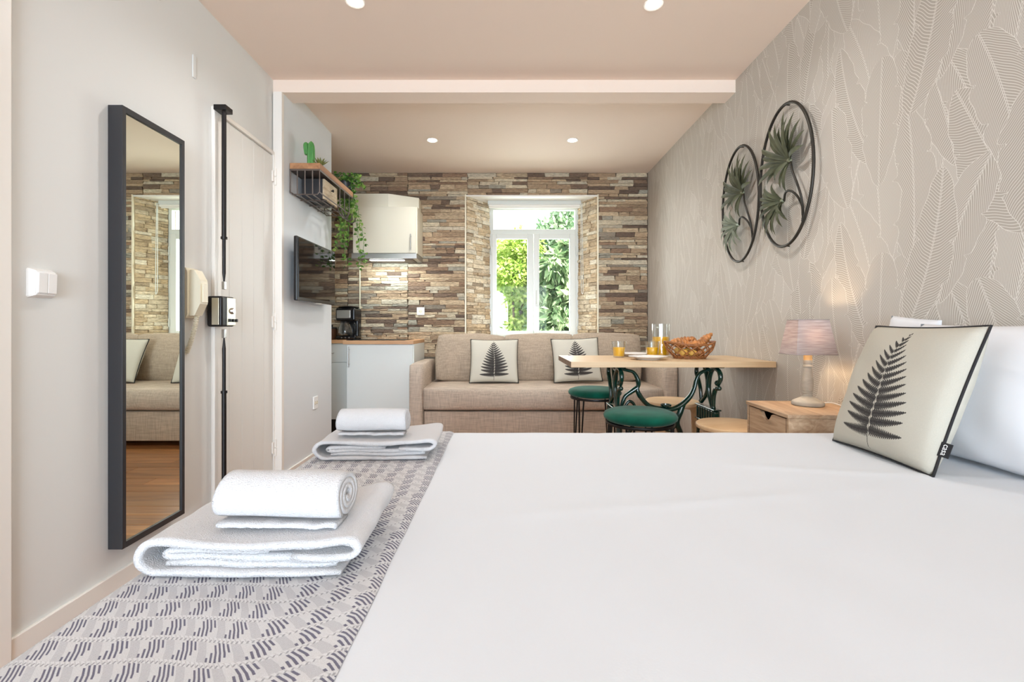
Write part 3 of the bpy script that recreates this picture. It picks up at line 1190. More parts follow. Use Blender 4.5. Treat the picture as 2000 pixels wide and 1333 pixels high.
cm = thing('coffee_maker', 'black and steel filter coffee maker on the beech worktop', 'coffee maker', (-1.735, 5.06, .905))
bm = B()
bx(bm, -.112, .112, -.09, .13, 0, .045, .02, 3)
bx(bm, -.105, .108, .02, .13, .02, .35, .02, 3)
bx(bm, -.108, .11, -.10, .13, .205, .35, .022, 3)
obj('housing', bm, M_blackpl, cm)
bm = B(); bx(bm, -.092, .06, -.105, -.04, .235, .325, .006); obj('steel_band', bm, M_steel, cm)
bm = B(); lathe(bm, [(0, 0), (.10, 0), (.118, .008), (.10, .022), (0, .028)], (0, .01, .348), 32, 1, .95); obj('lid', bm, M_blackpl, cm)
bm = B(); lathe(bm, [(0, .048), (.066, .05), (.078, .075), (.074, .12), (.055, .165), (.05, .185), (.053, .185), (.058, .165), (.077, .12), (.081, .075), (.07, .047), (0, .045)], (-.02, -.035, 0), 32)
cf = obj('carafe', bm, M_glass, cm)
bm = B(); lathe(bm, [(0, .186), (.052, .186), (.05, .2), (0, .203)], (-.02, -.035, 0), 24)
tube(bm, [(.03, -.05, .18), (.085, -.06, .185), (.108, -.06, .13), (.09, -.055, .075), (.06, -.05, .07)], .009, 8, sm=5, flat=.8)
obj('carafe_handle', bm, M_blackpl, cf)
for x in (-.04, .0, .04):
    bm = B(); lathe(bm, [(0, -.008), (.006, -.008), (.007, 0)], (x, -.088, .024), 12, axis='Y'); obj('button', bm, M_steel, cm)
cj = thing('canister', 'small brown canister with a dark lid left of the coffee maker', 'canister', (-1.93, 5.08, .905))
bm = B(); lathe(bm, [(0, 0), (.062, 0), (.064, .01), (.064, .115), (.06, .12), (0, .12)], seg=28); obj('jar', bm, M_copper, cj)
bm = B(); lathe(bm, [(0, .12), (.058, .12), (.058, .134), (.02, .138), (.016, .15), (.018, .165), (0, .168)], seg=24); obj('lid', bm, M_dark, cj)

# ------------------------------------------------------------------ television
tv = thing('television', 'black flat television on a bracket on the white partition wall', 'television', (-1.51, 3.69, 1.475), R(90))
bm = B(); box(bm, (0, .014, 0), (.74, .03, .475), .008, 2); box(bm, (0, .037, -.03), (.5, .03, .3), .012, 2); obj('housing', bm, M_blackpl, tv)
bm = B(); box(bm, (0, -.003, .006), (.71, .004, .435), .001, 1); obj('screen', bm, M_screen, tv)
bm = B(); box(bm, (0, .066, -.02), (.10, .04, .10), .004); box(bm, (0, .083, -.02), (.2, .01, .2), .003); obj('wall_bracket', bm, M_black, tv)
bm = B(); box(bm, (0, .0, -.243), (.12, .02, .008), .003); obj('sensor_bar', bm, M_steel, tv)

# ------------------------------------------------------------------ wire shelf with plants
SX0, SX1, SY0, SY1, SZ = -1.595, -1.370, 3.38, 4.13, 2.264
sh = thing('wall_shelf', 'wooden wall shelf with open steel wire basket and hooks below', 'shelf', (-1.595, 3.75, 2.0))


def loc(o, t):
    o.data.transform(Matrix.Translation(-Vector(t)))
    return o


bm = B(); bx(bm, SX0, SX1, SY0, SY1, SZ - .045, SZ, .004); loc(obj('shelf_board', bm, M_shelfwood, sh), sh.location)
bm = B()
zt, zb, rw = SZ - .055, 2.03, .0045
for yy in (SY0 + .004, SY1 - .10):
    tube(bm, [(SX0 + .004, yy, zt), (SX0 + .004, yy, zb + .02), (SX0 + .02, yy, zb), (SX1 - .02, yy, zb), (SX1 - .004, yy, zb + .02), (SX1 - .004, yy, zt), (SX0 + .004, yy, zt)], rw, 6)
for x in (SX0 + .004, SX1 - .004):
    tube(bm, [(x, SY0, zt), (x, SY1, zt)], rw, 6)
    tube(bm, [(x, SY0 + .004, zb + .016), (x, SY1 - .10, zb + .016)], rw, 6)
for k in range(1, 4):
    x = SX0 + k * (SX1 - SX0) / 4
    tube(bm, [(x, SY0 + .004, zt), (x, SY0 + .004, zb)], rw, 6)
    tube(bm, [(x, SY0 + .004, zb), (x, SY1 - .10, zb)], rw, 6)
for yy in (SY0 + .42, SY0 + .53):
    tube(bm, [(SX1 - .004, yy, zt), (SX1 - .004, yy, zb + .01)], rw, 6)
for yy in (3.54, 3.70, 3.86):
    tube(bm, [(SX0 + .01, yy, zb - .002), (SX1 - .01, yy, zb - .002)], rw, 6)
bx(bm, SX0, SX1, SY0, SY1, SZ - .054, SZ - .046)
loc(obj('wire_basket', bm, M_wire, sh), sh.location)
for yy in (3.86, 3.95, 4.04):
    bm = B(); tube(bm, [(SX1 - .05, yy, zb + .04), (SX1 - .03, yy + .01, zb - .02), (SX1 - .005, yy + .03, zb - .055), (SX1 + .03, yy + .03, zb - .045), (SX1 + .04, yy + .03, zb - .005)], .005, 6, sm=5)
    loc(obj('hook', bm, M_wire, sh), sh.location)
cr = thing('crate_drawer', 'whitewashed wooden crate drawer with a dark knob inside the wire basket', 'box', (-1.47, 3.66, 2.037))
bm = B()
bx(bm, .062, .078, -.135, .135, 0, .155, .002)
obj('front', bm, M_crate, cr)
bm = B()
bx(bm, -.1, .062, -.135, -.125, 0, .155, .001); bx(bm, -.1, .062, .125, .135, 0, .155, .001); bx(bm, -.1, -.09, -.125, .125, 0, .155); bx(bm, -.09, .062, -.125, .125, 0, .01)
obj('sides', bm, M_dark, cr)
bm = B(); lathe(bm, [(0, .022), (.010, .020), (.012, .014), (.005, .008), (.005, 0)], (.078, 0, .10), 14, axis='X'); obj('knob', bm, M_hole, cr)

ct = thing('cactus', 'green two-lobed ribbed cactus standing on the wooden shelf', 'cactus', (-1.512, 3.53, SZ))


def rib_body(bm, c, r, h, ribs=9, lean=0, tip=.5):
    prof = [(0, 1.0), (.15, 1.0), (.5, 1.0), (.75, .97), (.88, .84), (.96, .5), (1.0, .05)]
    rings = []
    for i in range(15):
        t = i / 14
        rad = 1.0 if t < .72 else math.sqrt(max(0.002, 1 - ((t - .72) / .28) ** 2))
        rad *= r * (.86 + .14 * math.sin(t * 2.6 + .3))
        rings.append([bm.verts.new((c[0] + lean * math.sin(t * 1.5) * h + rad * (1 + .13 * math.cos(ribs * a)) * math.cos(a), c[1] + rad * (1 + .13 * math.cos(ribs * a)) * math.sin(a), c[2] + h * t)) for a in [2 * math.pi * k / 54 for k in range(54)]])
    for A, Bq in zip(rings[:-1], rings[1:]):
        for k in range(54):
            bm.faces.new((A[k], A[(k + 1) % 54], Bq[(k + 1) % 54], Bq[k]))
    bm.faces.new(rings[-1])
    bm.faces.new(list(reversed(rings[0])))


bm = B(); rib_body(bm, (.014, 0, 0), .026, .222); obj('stem', bm, M_cactus, ct, 180)
bm = B(); rib_body(bm, (-.016, 0, .115), .019, .100, 7, -.10); obj('lobe', bm, M_cactus, ct, 180)
sc_ = thing('succulent', 'small olive succulent rosette beside the cactus on the shelf', 'plant', (-1.405, 3.47, SZ))
bm = B()
for k in range(22):
    a = k * 2.4
    t = k / 22
    L = .07 * (1.1 - .5 * t)
    d = Vector((math.cos(a) * (1.1 - .8 * t), math.sin(a) * (1.1 - .8 * t), .5 + t * .8)).normalized()
    tube(bm, [Vector((0, 0, .004)), Vector((0, 0, .01)) + d * L * .5, Vector((0, 0, .014)) + d * L], [.004, .009, .001], 6, flat=.5)
obj('leaves', bm, M_succ, sc_, 60, 'stuff')

vp = thing('trailing_plant', 'green vine in a dark pot trailing down from the shelf end', 'plant', (-1.385, 4.20, 2.22))
bm = B(); lathe(bm, [(0, 0), (.045, 0), (.062, .09), (.066, .09), (.066, .098), (.058, .098), (.055, .08), (0, .078)], (-.06, -.05, .044), 20)
obj('pot', bm, M_dark, vp)
bmS, P_, F_ = B(), [], []
rv = random.Random(4)


def vleaf(P_, F_, c, ax, s, rv):
    ax = ax.normalized()
    sd = ax.cross(Vector((rv.uniform(-1, 1), rv.uniform(-1, 1), rv.uniform(-1, 1)))).normalized()
    up = sd.cross(ax)
    i = len(P_)
    for a, w, h in ((0, 0, 0), (.35, .42, .08), (.75, .30, .06), (1.1, 0, -.1), (.75, -.30, .06), (.35, -.42, .08), (.5, 0, -.04)):
        P_.append(tuple(c + ax * a * s + sd * w * s + up * h * s))
    F_ += [(i, i + 1, i + 6), (i + 1, i + 2, i + 6), (i + 2, i + 3, i + 6), (i + 3, i + 4, i + 6), (i + 4, i + 5, i + 6), (i + 5, i, i + 6)]


for k in range(13):
    x, yv, z = -.06 + rv.uniform(-.05, .07), -.04 + rv.uniform(-.05, .05), .14
    ln = rv.uniform(.35, .98) if k > 2 else 1.0
    pts = [Vector((x, yv, z))]
    dx, dy = rv.uniform(-.02, .03), rv.uniform(-.0, .05)
    n = int(ln * 16)
    for i in range(1, n + 1):
        t = i / n
        q = pts[-1].copy()
        q += Vector((dx * (1.5 - t) * .28 + rv.uniform(-.012, .012), dy * .3 * (1.2 - t) + rv.uniform(-.01, .01), (.03 if i == 1 else -.052)))
        pts.append(q)
    tube(bmS, pts, .0018, 4, sm=2)
    for i, q in enumerate(pts[1:]):
        for m_ in range(4 if i < 5 else 3):
            ax = Vector((rv.uniform(-1, 1), rv.uniform(-1, 1), rv.uniform(-.9, .35)))
            vleaf(P_, F_, q + ax * .012, ax, rv.uniform(.026, .04), rv)
for k in range(110):
    ax = Vector((rv.uniform(-1, 1), rv.uniform(-1, 1), rv.uniform(-.2, 1)))
    c = Vector((-.045, -.04, .13)) + Vector((rv.uniform(-.09, .12), rv.uniform(-.09, .09), rv.uniform(-.03, .075)))
    vleaf(P_, F_, c, ax, rv.uniform(.028, .042), rv)
obj('stems', bmS, M_vine, vp, 60, 'stuff')
me = bpy.data.meshes.new('leaves'); me.from_pydata(P_, [], F_); me.materials.append(leaf_mat('vine_leaves', (46, 84, 30), (92, 140, 56), (160, 190, 100)))
o = bpy.data.objects.new('leaves', me); COL.objects.link(o); o.parent = vp; o['kind'] = 'stuff'

# ------------------------------------------------------------------ left wall: mirror, intercom, lock bar, switch
mr = thing('wall_mirror', 'tall narrow mirror in a deep black frame on the left wall', 'mirror', (XL, 2.10, .105))
bm = B()
y0, y1, zh, fw, dp = -.187, .187, 1.872, .020, .062
bx(bm, 0, dp, y0, y0 + fw, 0, zh, .002); bx(bm, 0, dp, y1 - fw, y1, 0, zh, .002)
bx(bm, 0, dp, y0 + fw, y1 - fw, 0, fw + .006, .001); bx(bm, 0, dp, y0 + fw, y1 - fw, zh - fw - .006, zh, .001)
obj('frame', bm, M_dark, mr)
bm = B(); bx(bm, .01, dp - .007, y0 + fw - .003, y1 - fw + .003, fw, zh - fw); obj('glass', bm, M_mirror, mr, 0)

ic = thing('intercom', 'ivory intercom handset with a coiled cord beside the mirror', 'intercom', (XL, 2.40, 1.09))
bm = B(); prism(bm, [(0, .0), (.022, .0), (.03, .02), (.03, .235), (.022, .26), (0, .26)], -.05, .045, 'Y'); obj('base', bm, M_ivory, ic)
bm = B(); prism(bm, [(.03, .012), (.055, .012), (.082, .07), (.085, .075), (.085, .19), (.082, .2), (.055, .25), (.03, .25)], -.032, .028, 'Y'); box(bm, (.089, 0, .13), (.008, .04, .10), .003); obj('handset', bm, M_ivory, ic)
bm = B()
pts = []
for i in range(26 * 9):
    t = i / (26 * 9)
    a = i / 9 * 2 * math.pi
    bxk = -.012 * t - .03 * t * t
    pts.append((.045 + .011 * math.cos(a) + bxk, -.0 - .02 * t + .011 * math.sin(a), .01 - .20 * t))
tube(bm, pts, .0024, 5)
obj('coiled_cord', bm, M_ivory, ic, 180)

lk = thing('door_bar_lock', 'long black vertical security bar lock with silver lock box on the door', 'lock', (XL, 2.60, FZ))
bm = B()


tube(bm, [(.066, 0, .17), (.066, 0, .78)], .0125, 10)
tube(bm, [(.066, 0, .78), (.066, 0, 1.03), (.066, 0, 1.09)], [.0095, .0095, .004], 10)
lathe(bm, [(0, -.006), (.017, -.006), (.017, .008), (0, .008)], (.066, 0, .78), 12)
obj('lower_bar', bm, M_black, lk)
bm = B()
tube(bm, [(.066, 0, 1.41), (.066, 0, 1.46), (.066, 0, 1.66)], [.004, .0095, .0095], 10)
tube(bm, [(.066, 0, 1.66), (.066, 0, 2.38)], .0125, 10)
lathe(bm, [(0, -.006), (.017, -.006), (.017, .008), (0, .008)], (.066, 0, 1.66), 12)
obj('upper_bar', bm, M_black, lk)
bm = B(); box(bm, (.055, .01, 2.40), (.07, .07, .03), .003); obj('top_bracket', bm, M_black, lk)
bm = B(); box(bm, (.055, 0, .15), (.05, .05, .04), .003); obj('bottom_bracket', bm, M_black, lk)
for zz, hh in ((1.39, .045), (1.115, .05)):
    bm = B(); box(bm, (.066, 0, zz), (.018, .018, hh), .002); obj('joint', bm, M_steel, lk)
bm = B(); box(bm, (.052, -.005, 1.24), (.085, .125, .172), .012, 3); lb = obj('lock_box', bm, M_black, lk)
bm = B(); box(bm, (.0965, .018, 1.24), (.006, .078, .158), .003); obj('front_plate', bm, M_brass, lb)
bm = B(); box(bm, (.060, -.069, 1.24), (.04, .004, .15), .002); obj('side_plate', bm, M_brass, lb)
bm = B(); lathe(bm, [(0, .012), (.015, .012), (.019, .004), (.019, 0)], (.0995, .022, 1.245), 18, axis='X'); obj('keyhole', bm, M_steel, lb)
for q in (-.012, .018, .048):
    bm = B(); box(bm, (.103, .01 + q, 1.19), (.012, .014, .018), .002); obj('slider', bm, M_black, lb)

sw = thing('light_switch', 'white double rocker light switch on the left wall near the frame edge', 'light switch', (XL, 1.632, 1.198), R(90))
bm = B()
v0 = [(-.046, 0, -.052), (.046, 0, -.052), (.046, 0, .052), (-.046, 0, .052)]
a = [bm.verts.new(p) for p in v0]
b_ = [bm.verts.new((p[0] * .78, -.026, p[2] * .80)) for p in v0]
for i in range(4):
    bm.faces.new((a[i], a[(i + 1) % 4], b_[(i + 1) % 4], b_[i]))
bm.faces.new(b_)
bmesh.ops.bevel(bm, geom=list(bm.edges), offset=.003, segments=2, affect='EDGES')
obj('plate', bm, M_plastic, sw)
for q in (-1, 1):
    bm = B(); box(bm, (q * .0170, -.028, 0), (.0325, .008, .072), .002, rot=Matrix.Rotation(R(2), 3, 'X')); obj('rocker', bm, M_plastic, sw)

# ------------------------------------------------------------------ sofa
sf = thing('sofa', 'taupe linen sofa with three back cushions against the stone wall', 'sofa', (.374, 4.35, FZ))


def soft_box(bm, c, s, bev=.03, puff=.0, seg=4, nz=.004, seed=0, rot=None, cut=7):
    """upholstered block: rounded, slightly swollen and irregular"""
    bmesh.ops.create_cube(bm, size=1.0)
    bmesh.ops.subdivide_edges(bm, edges=list(bm.edges), cuts=cut, use_grid_fill=True)
    seen = list(bm.verts)
    sx, sy, sz = s
    for v in seen:
        x, y, z = v.co
        p = Vector((x * sx, y * sy, z * sz))
        # push the corners in: superellipsoid-like rounding by clamping to an inset box
        q = Vector((max(-sx / 2 + bev, min(sx / 2 - bev, p.x)), max(-sy / 2 + bev, min(sy / 2 - bev, p.y)), max(-sz / 2 + bev, min(sz / 2 - bev, p.z))))
        d = p - q
        if d.length > 1e-6:
            p = q + d.normalized() * min(bev, d.length * 1.0)
        kx, ky, kz = 1 - (2 * x) ** 2, 1 - (2 * y) ** 2, 1 - (2 * z) ** 2
        kx, ky, kz = max(0, kx), max(0, ky), max(0, kz)
        p += Vector((x * puff * ky * kz, y * puff * 2.0 * kx * kz, z * puff * kx * ky)) * 1.6
        nn = noise.noise(p * 5 + Vector((seed, seed * 2, 0)))
        p += Vector((nn, noise.noise(p * 6 + Vector((0, seed, 9))), noise.noise(p * 4 + Vector((3, 0, seed))))) * nz
        if rot:
            p = rot @ p
        v.co = p + Vector(c)
    return bm


bm = B(); bx(bm, -1.15, 1.15, .05, .84, .05, .34, .006)
bx(bm, -.001, .001, .045, .052, .05, .34); obj('base', bm, M_sofa, sf)
bm = B(); bx(bm, -1.14, .36, .038, .06, .055, .338, .006, 3); obj('front_panel', bm, M_sofa, sf)
bm = B(); bx(bm, .364, 1.15, .038, .06, .055, .338, .006, 3); obj('front_panel', bm, M_sofa, sf)
bm = B(); soft_box(bm, (0, .44, .46), (2.318, .86, .225), .03, .02, cut=11, nz=.004); obj('seat_cushion', bm, M_sofa, sf, 180)
bm = B(); bx(bm, -1.15, 1.15, .73, .90, .05, .90, .03, 4); obj('back_frame', bm, M_sofa, sf)
for q in (-1, 1):
    bm = B(); soft_box(bm, (q * 1.222, .43, .425), (.138, .87, .745), .028, .006, cut=7, nz=.003, seed=q); obj('armrest', bm, M_sofa, sf, 180)
for i, (xc, w, tl) in enumerate(((-.735, .72, .02), (0.0, .73, -.01), (.725, .72, .01))):
    bm = B(); soft_box(bm, (0, 0, 0), (w, .20, .49), .028, .035, cut=9, nz=.010, seed=i * 3 + 1, rot=Matrix.Rotation(R(-12), 3, 'X') @ Matrix.Rotation(tl, 3, 'Y'))
    bmesh.ops.translate(bm, verts=bm.verts, vec=(xc, .60, .815 + .004 * i)); obj('back_cushion', bm, M_sofac, sf, 180)
for x in (-1.2, 1.2):
    for yv in (.1, .8):
        bm = B(); lathe(bm, [(0, 0), (.02, 0), (.024, .052), (0, .052)], (x, yv, 0), 14); obj('foot', bm, M_black, sf)


def cushion(name, label, loc_, size, thick, rot, m, group=None, tagtext=False, pinch=.05, mirror=False, n=30, seed=1):
    """square scatter cushion: width along local X, height along local Z, print on the -Y face"""
    t = thing(name, label, 'cushion', loc_, 0, group)
    t.rotation_euler = rot
    W, H = size
    bm = B()

    def P(u, v, sgn):
        x, z = u * 2 - 1, v * 2 - 1
        e = (max(0, (1 - x ** 2)) * max(0, (1 - z ** 2)))
        th = thick * .5 * e ** .38
        pin = 1 - pinch * (1 - abs(z) ** 2 * 1.0) * abs(x) ** 3
        pin2 = 1 - pinch * (1 - abs(x) ** 2) * abs(z) ** 3
        nn = noise.noise(Vector((x * 2.1, z * 2.1, seed + sgn)))
        y = sgn * (th * (1 + .14 * nn))
        return Vector((x * W / 2 * pin, y, (z * H / 2 * pin2) + H / 2))
    grid(bm, n, n, lambda u, v: P(u, v, -1), lambda u, v: (u, v))
    grid(bm, n, n, lambda u, v: P(u, v, 1), lambda u, v: (.02 + .05 * u, .02 + .03 * v))
    bmesh.ops.remove_doubles(bm, verts=bm.verts, dist=.0004)
    obj('cover', bm, m, t, 180)
    if m in (M_fern, M_fernb):
        bm = B()
        k = [i / 24 for i in range(24)]
        loop = [P(a, 0, 0) for a in k] + [P(1, a, 0) for a in k] + [P(1 - a, 1, 0) for a in k] + [P(0, 1 - a, 0) for a in k]
        tube(bm, loop, .0042, 6, closed=True); obj('piping', bm, M_piping, t, 180)
    return t


c1 = cushion('fern_cushion', 'cream fern print cushion leaning on the sofa, left of the two', (-.105, 4.60, .478), (.50, .47), .15, (R(-22), 0, 0), M_fern, 'fern cushions on the sofa')
c2 = cushion('fern_cushion', 'cream fern print cushion on the sofa, partly behind the table edge', (.745, 4.58, .490), (.49, .47), .15, (R(-22), R(-2), R(0)), M_fern, 'fern cushions on the sofa', seed=5)

# ------------------------------------------------------------------ bed
BX0, BX1, BY0, BY1, BZ = -.675, 1.655, .02, 1.945, .60
bed = thing('bed', 'large bed under a smooth white sheet filling the foreground', 'bed', (.49, .98, FZ))
bm = B(); bx(bm, BX0 + .04, BX1 - .02, BY0 + .03, BY1 - .04, FZ + .05, .28, .01); loc(obj('base', bm, M_sofa, bed), bed.location)
bm = B(); bx(bm, BX0 + .03, BX1 - .01, BY0 + .02, BY1 - .03, .28, .57, .04, 4); loc(obj('mattress', bm, M_sheet, bed), bed.location)
for x in (BX0 + .1, BX1 - .1):
    for yv in (BY0 + .1, BY1 - .1):
        bm = B(); lathe(bm, [(0, 0), (.02, 0), (.03, .06), (0, .06)], (x, yv, FZ), 12); loc(obj('foot', bm, M_black, bed), bed.location)


def bed_z(x, y):
    z = BZ
    z += .0035 * noise.noise(Vector((x * 1.7, y * 1.4, 3))) + .0022 * noise.noise(Vector((x * 5 + y * 3, y * 2, 1)))
    # long soft creases
    z += .0022 * math.exp(-((y - 1.10 - .18 * (x - .2)) / .022) ** 2) * max(0, 1 - abs(x - .45) * 1.2)
    z -= .0022 * math.exp(-((x - .30 - .10 * (y - 1)) / .018) ** 2) * .8
    z += .003 * math.exp(-((y - 1.62 + .22 * x) / .02) ** 2) * max(0, min(1, (x - .5) * 3))
    return z


def bed_pt(a, b_, lift=0.0, drop=.42, r=.055):
    """a runs across (metres from the left edge, negative = hanging down), b_ along Y the same way"""
    def fold(t, lo, hi):
        if t < lo + r:
            s = lo + r - t
            ang = min(s / r, math.pi / 2)
            h = max(0, s - r * math.pi / 2)
            return lo + r - math.sin(ang) * (r + lift), (r + lift) * (1 - math.cos(ang)) + h, s
        if t > hi - r:
            s = t - (hi - r)
            ang = min(s / r, math.pi / 2)
            h = max(0, s - r * math.pi / 2)
            return hi - r + math.sin(ang) * (r + lift), (r + lift) * (1 - math.cos(ang)) + h, s
        return t, 0, 0
    x, dx, s1 = fold(a, BX0, BX1 + .3)
    y, dy, s2 = fold(b_, BY0, BY1)
    w = 1 if (s1 == 0 and s2 == 0) else max(0, 1 - (s1 + s2) / r)
    z = bed_z(x, y) * w + BZ * (1 - w) + lift - max(dx, dy) - min(dx, dy) * .3
    return Vector((min(x, BX1 + .006), y, z))


bm = B()
na, nb = 150, 130
EX = .40
grid(bm, na, nb, lambda u, v: bed_pt(BX0 - EX + (BX1 - BX0 + EX - .004) * u, BY0 - EX + (BY1 - BY0 + 2 * EX) * v))
loc(obj('duvet', bm, M_sheet, bed, 180), bed.location)

TX1 = -.212
bm = B()


def throw_pt(u, v):
    a = BX0 - .30 + (TX1 - BX0 + .30) * u
    b_ = BY0 - .28 + (BY1 - BY0 + .56) * v
    edge = .006 * noise.noise(Vector((0, b_ * 5, 2))) * max(0, u - .7) * 3
    p = bed_pt(a + edge, b_, .0075 + .0012 * noise.noise(Vector((a * 9, b_ * 9, 0))))
    if u > .985:
        p.z -= .006
    return p


def throw_uv(u, v):
    a = BX0 - .30 + (TX1 - BX0 + .30) * u
    b_ = BY0 - .28 + (BY1 - BY0 + .56) * v
    k = max(0, a - (TX1 - .16))
    return (a / TW_ - k * .5, (b_ + .004 * math.sin(a * 30) - k * k * 3.2) / TH_)


grid(bm, 60, 150, throw_pt, throw_uv)
thr = obj('bed_throw', bm, M_throw, None, 180)
tag(thr, 'grey and cream woven throw laid across the foot of the bed', 'throw')

# pillows and the large cushion at the head of the bed
wp = cushion('pillow', 'white pillow standing against the wallpapered wall behind the fern cushion', (1.50, 1.45, .602), (.50, .455), .17, (R(-7), 0, R(-90)), M_pillow, pinch=.045, seed=8)
wp['category'] = 'pillow'
wp2 = cushion('pillow', 'second white pillow, its top corner showing behind the fern cushion', (1.60, 1.84, .606), (.22, .475), .08, (R(-2), R(6), R(-90)), M_pillow, pinch=.015, seed=3)
wp2['category'] = 'pillow'
bc_ = cushion('fern_cushion', 'large cream cushion with a black fern print and black piping on the bed', (1.262, 1.545, .603), (.435, .470), .15, (R(-20), 0, R(-93)), M_fernb, seed=2, pinch=.035)
# woven label sewn in the side seam
bm = B(); box(bm, (0, 0, 0), (.027, .0025, .043), .0006, 1)
lab = obj('care_label', bm, M_piping, bc_, 0, label='black woven side label with white lettering')
lab.location = (.2225, 0, .085)
lab.rotation_euler = (0, 0, R(25))
fc = bpy.data.curves.new('lettering', 'FONT')
fc.body = 'casa'
fc.size = .020
fc.align_x = 'CENTER'
fc.align_y = 'CENTER'
fc.extrude = .0003
fo = bpy.data.objects.new('lettering_src', fc)
COL.objects.link(fo)
bpy.context.view_layer.update()
me = bpy.data.meshes.new_from_object(fo.evaluated_get(bpy.context.evaluated_depsgraph_get()))
bpy.data.objects.remove(fo)
me.transform(Matrix.Translation((0, -.0018, 0)) @ Matrix.Rotation(R(90), 4, 'Y') @ Matrix.Rotation(R(90), 4, 'X'))
me.materials.clear()
me.materials.append(M_plastic)
lt = bpy.data.objects.new('lettering', me)
COL.objects.link(lt)
lt.parent = lab


# ------------------------------------------------------------------ towels
def folded_path(W, T, inner=True):
    """cross-section of a bath towel folded over and over, seen at its open end"""
    p = []
    z = T * .55
    p += [(W * .97, z), (W * .6, z), (W * .25, z * 1.1), (.045, z)]
    for k in range(1, 8):                                # round left fold
        a = -math.pi / 2 - math.pi * k / 8
        p.append((.045 + .042 * math.cos(a), z + .030 + .030 * math.sin(a)))
    zt = z + .060
    p += [(.06, zt), (W * .3, zt - .004), (W * .55, zt - .009), (W * .8, zt - .004), (W * .93, zt + .001)]
    for k in range(1, 7):                                # right fold
        a = math.pi / 2 - math.pi * k / 7
        p.append((W * .95 + .028 * math.cos(a), zt - .016 + .016 * math.sin(a) + .001))
    p += [(W * .90, zt - .031), (W * .72, zt - .026)]
    return p


def towel_stack(name, label, loc_, W, D, rz, lift, seed):
    t = thing(name, label, 'towel', loc_, rz)
    T = .0125

    def dfm(x, z, tt):
        y = D * tt
        u = x / W
        zz = z
        zz += (lift * max(0, u - .55) ** 2 * 5 * (tt ** 1.5)) * (z / .07)
        zz += .006 * noise.noise(Vector((x * 8, y * 8, seed + z * 22))) * min(1, z / .02)
        yy = y + .006 * noise.noise(Vector((x * 14, z * 40, seed))) * (1 - tt)
        yy += -.006 * math.sin(u * math.pi)
        xx = x + .006 * noise.noise(Vector((y * 12, z * 30, seed + 5))) + .010 * (1 - z / .07) * (.5 - u) * 2 * (.4 if u < .5 else 1)
        return Vector((xx - W / 2, yy, max(.002, zz * .88)))
    pth = [tuple(q) for q in smooth_path([(a, b_, 0) for a, b_ in folded_path(W, T)], 3)]
    bm = B(); ribbon(bm, [(q[0], q[1]) for q in pth], T, D, 26, dfm)
    obj('outer_fold', bm, M_towel, t, 180)
    # inner layers lying inside the outer fold
    zs = [(.0205, .055, .93), (.0325, .035, .90), (.0435, .05, .70)]
    pin = []
    pin += [(W * .60, .0445), (W * .3, .0445), (.058, .0445), (.043, .0385), (.058, .0325), (W * .3, .0325), (W * .85, .0325), (W * .90, .0325), (W * .925, .0265), (W * .90, .0205), (W * .5, .0205), (.05, .0205)]
    pp = smooth_path([(a, b_, 0) for a, b_ in pin], 3)
    bm = B(); ribbon(bm, [(q[0], q[1]) for q in pp], .0115, D, 22, lambda x, z, tt: dfm(x, z, tt) + Vector((0, .008 * (1 - tt) + .004, 0)))
    obj('inner_fold', bm, M_towel, t, 180)
    return t


def towel_roll(name, label, loc_, L, r, rz, seed):
    t = thing(name, label, 'towel', loc_, rz)
    th = .0115
    path = []
    turns = 3.2
    for k in range(int(turns * 22)):
        a = k / 22 * 2 * math.pi
        rad = .008 + (r - .008 - th / 2) * (k / (turns * 22))
        path.append((math.cos(a + 3.2) * rad * 1.12, math.sin(a + 3.2) * rad * .96 + r))

    def dfm(y, z, tt):
        x = (tt - .5) * L
        e = abs(tt - .5) * 2
        sq = 1 - .03 * e ** 4
        n1 = noise.noise(Vector((x * 7, y * 12, seed))) * .004
        n2 = noise.noise(Vector((x * 9 + 4, z * 14, seed))) * .003
        zz = z if z > 0 else 0
        # the roll settles under its own weight
        zz = zz * (.96) if zz > .02 else zz
        return Vector((x * (1 + .02 * math.sin(z * 50)), (y + n1) * sq, max(.001, (zz + n2) * sq + (1 - sq) * r)))
    bm = B(); ribbon(bm, path, th, L, 26, dfm)
    obj('roll', bm, M_towel, t, 180)
    # loose end lying flat at the front
    bm = B(); ribbon(bm, [(-r * .98, th * .6), (-r * .8, th * .62), (-r * .4, th * .55), (r * .2, th * .5)], th * .8, L * .97, 30, lambda y, z, tt: Vector(((tt - .5) * L * .96, y + (.007 * noise.noise(Vector((tt * 6, 0, seed))) + .003 * noise.noise(Vector((tt * 21, 0, seed)))) * (1 if y < -r * .5 else 0), max(.001, z - .001 + .003 * noise.noise(Vector((tt * 8, 3, seed)))))))
    obj('loose_end', bm, M_towel, t, 180)
    return t


towel_stack('folded_towel', 'folded white bath towel on the throw, nearest the camera', (-.450, .785, .610), .378, .235, R(0), .026, 1)
towel_roll('rolled_towel', 'rolled white hand towel on the nearer folded towel', (-.407, .862, .678), .226, .051, R(-2), 2)
towel_stack('folded_towel', 'folded white bath towel on the throw at the far bed corner', (-.425, 1.475, .610), .385, .235, R(2), .008, 7)
towel_roll('rolled_towel', 'rolled white hand towel on the far folded towel', (-.445, 1.56, .678), .228, .047, R(0), 6)

